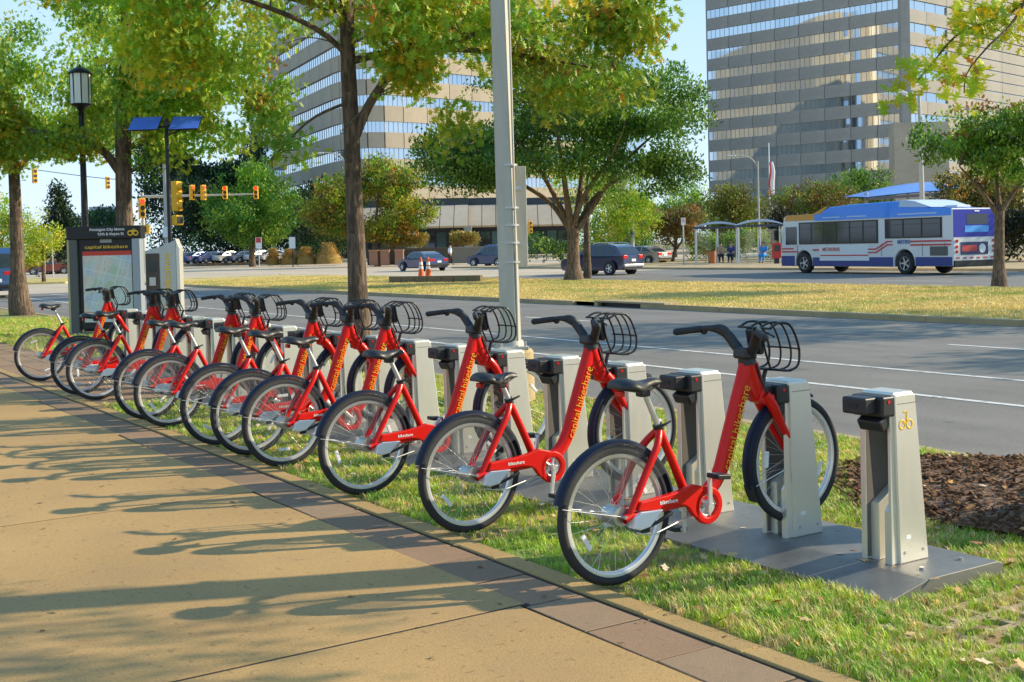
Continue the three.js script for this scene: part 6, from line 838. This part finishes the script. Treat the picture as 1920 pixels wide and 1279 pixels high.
// ---------------------------------------------------------------- people: one continuous body each, clothing as separate skins
function person(label, pos, turn, { joints, shirt, legs, skin = [0.45, 0.28, 0.2], hair = [0.04, 0.03, 0.02], bare = false }) {
  const t = thing('person', label, 'person', pos, turn);
  const J = joints, B = [['pelvis', 'chest', 0.135, 0.15], ['chest', 'neck', 0.13, 0.07], ['neck', 'head', 0.055, 0.075], ['head', 'crown', 0.085, 0.098], ...['L', 'R'].flatMap((s) => [['chest', 'sh' + s, 0.11, 0.07], ['sh' + s, 'el' + s, 0.058, 0.044], ['el' + s, 'wr' + s, 0.043, 0.03], ['wr' + s, 'ha' + s, 0.034, 0.028], ['pelvis', 'hip' + s, 0.13, 0.10], ['hip' + s, 'kn' + s, 0.095, 0.062], ['kn' + s, 'an' + s, 0.06, 0.04], ['an' + s, 'to' + s, 0.045, 0.035]])];
  const skinMesh = (name, bones, grow, mat, parent, nres = 44) => {
    const mc = new MarchingCubes(nres, new THREE.MeshBasicMaterial(), false, false, 60000); mc.isolation = 0; const f = mc.field, S = 1.05, a = V(), b = V(), p = V(), ab = V(), ap = V();
    const list = bones.map(([i, j, r1, r2]) => ({ a: V(...J[i]), b: V(...J[j]), r1: r1 + grow, r2: r2 + grow }));
    for (let k = 0, q = 0; k < nres; k++) for (let j = 0; j < nres; j++) for (let i = 0; i < nres; i++, q++) { p.set((i - nres / 2) / (nres / 2) * S, (j - nres / 2) / (nres / 2) * S + 0.9, (k - nres / 2) / (nres / 2) * S); let d = 0; for (const l of list) { ab.copy(l.b).sub(l.a); ap.copy(p).sub(l.a); const h = clamp(ap.dot(ab) / Math.max(1e-6, ab.lengthSq())); const dd = ap.addScaledVector(ab, -h).length() - (l.r1 + (l.r2 - l.r1) * h); d += Math.exp(-dd * 30); } f[q] = Math.log(Math.max(d, 1e-20)) / 30; }
    mc.update(); const g = new THREE.BufferGeometry(), n = mc.count; g.setAttribute('position', new THREE.Float32BufferAttribute(mc.positionArray.slice(0, n * 3).map((v, i) => v * S + (i % 3 === 1 ? 0.9 : 0)), 3)); g.setAttribute('normal', new THREE.Float32BufferAttribute(mc.normalArray.slice(0, n * 3), 3)); return mesh(name, g, mat, parent); };
  skinMesh('body', B, 0, std(skin, 0.6), t);
  const has = (re) => B.filter(([i, j]) => re.test(i + '-' + j));
  skinMesh('shirt', has(/pelvis-chest|chest-sh|sh.-el/), 0.022, std(shirt, 0.85), t); skinMesh('trousers', has(/pelvis-hip|hip.-kn|kn.-an/), 0.02, std(legs, 0.85), t); skinMesh('shoes', has(/an.-to/), 0.012, std([0.02, 0.02, 0.02], 0.6), t);
  skinMesh('hair', [['crown', 'hairb', 0.092, 0.08]], 0.012, std(hair, 0.8), t);
  return t;
}
const STAND = (st = 0.12, arm = 0.05) => ({ pelvis: [0, 0.93, 0], chest: [0, 1.28, 0], neck: [0.01, 1.48, 0], head: [0.03, 1.58, 0], crown: [0.02, 1.66, 0], hairb: [-0.03, 1.68, 0], shL: [0, 1.40, -0.18], shR: [0, 1.40, 0.18], elL: [-0.03 + arm, 1.12, -0.24], elR: [-0.03 - arm, 1.12, 0.24], wrL: [0.08 + arm, 0.90, -0.24], wrR: [0.06 - arm, 0.90, 0.24], haL: [0.11 + arm, 0.82, -0.23], haR: [0.09 - arm, 0.82, 0.23], hipL: [0, 0.9, -0.09], hipR: [0, 0.9, 0.09], knL: [st + 0.04, 0.5, -0.1], knR: [-st + 0.06, 0.5, 0.1], anL: [st * 1.6, 0.08, -0.1], anR: [-st * 1.9, 0.1, 0.1], toL: [st * 1.6 + 0.15, 0.04, -0.11], toR: [-st * 1.9 + 0.15, 0.05, 0.11] });
const SIT = () => ({ pelvis: [0, 0.58, 0], chest: [0.02, 0.93, 0], neck: [0.05, 1.13, 0], head: [0.08, 1.23, 0], crown: [0.07, 1.31, 0], hairb: [0.02, 1.33, 0], shL: [0.02, 1.05, -0.18], shR: [0.02, 1.05, 0.18], elL: [0.05, 0.78, -0.23], elR: [0.05, 0.78, 0.23], wrL: [0.28, 0.68, -0.16], wrR: [0.28, 0.68, 0.16], haL: [0.36, 0.66, -0.12], haR: [0.36, 0.66, 0.12], hipL: [0.02, 0.55, -0.09], hipR: [0.02, 0.55, 0.09], knL: [0.44, 0.54, -0.12], knR: [0.44, 0.54, 0.12], anL: [0.46, 0.1, -0.12], anR: [0.42, 0.1, 0.12], toL: [0.61, 0.05, -0.12], toR: [0.57, 0.05, 0.13] });
person('person in a white shirt and dark trousers walking behind the sedan', gnd(845, 108, 0.02), RADX(1, 0.3), { joints: STAND(0.14), shirt: [0.75, 0.75, 0.8], legs: [0.02, 0.02, 0.025] });
person('person in pale pink and dark shorts among the parked cars', gnd(514, 146, 0.28), RADX(-1, 0.2), { joints: STAND(0.12), shirt: [0.55, 0.3, 0.28], legs: [0.04, 0.04, 0.06] });
person('person in blue standing beyond the road at far left', gnd(70, 88, 0.15), RADX(1, 0), { joints: STAND(0.03), shirt: [0.04, 0.06, 0.25], legs: [0.03, 0.04, 0.12] });
person('person in bright blue bending forward under the right bus shelter', gnd(1434, 83, 0), RADX(-1, 0.4), { joints: SIT(), shirt: [0.03, 0.22, 0.6], legs: [0.03, 0.25, 0.62] });
person('person in dark clothes sitting under the left bus shelter', gnd(1352, 88, 0), RADX(-0.6, 0.8), { joints: SIT(), shirt: [0.35, 0.25, 0.16], legs: [0.02, 0.018, 0.02] });
person('person in navy sitting at the right end of the left bus shelter', gnd(1372, 88.5, 0), RADX(-0.8, 0.6), { joints: SIT(), shirt: [0.04, 0.06, 0.2], legs: [0.02, 0.025, 0.07] });
renderer.render(scene, camera);
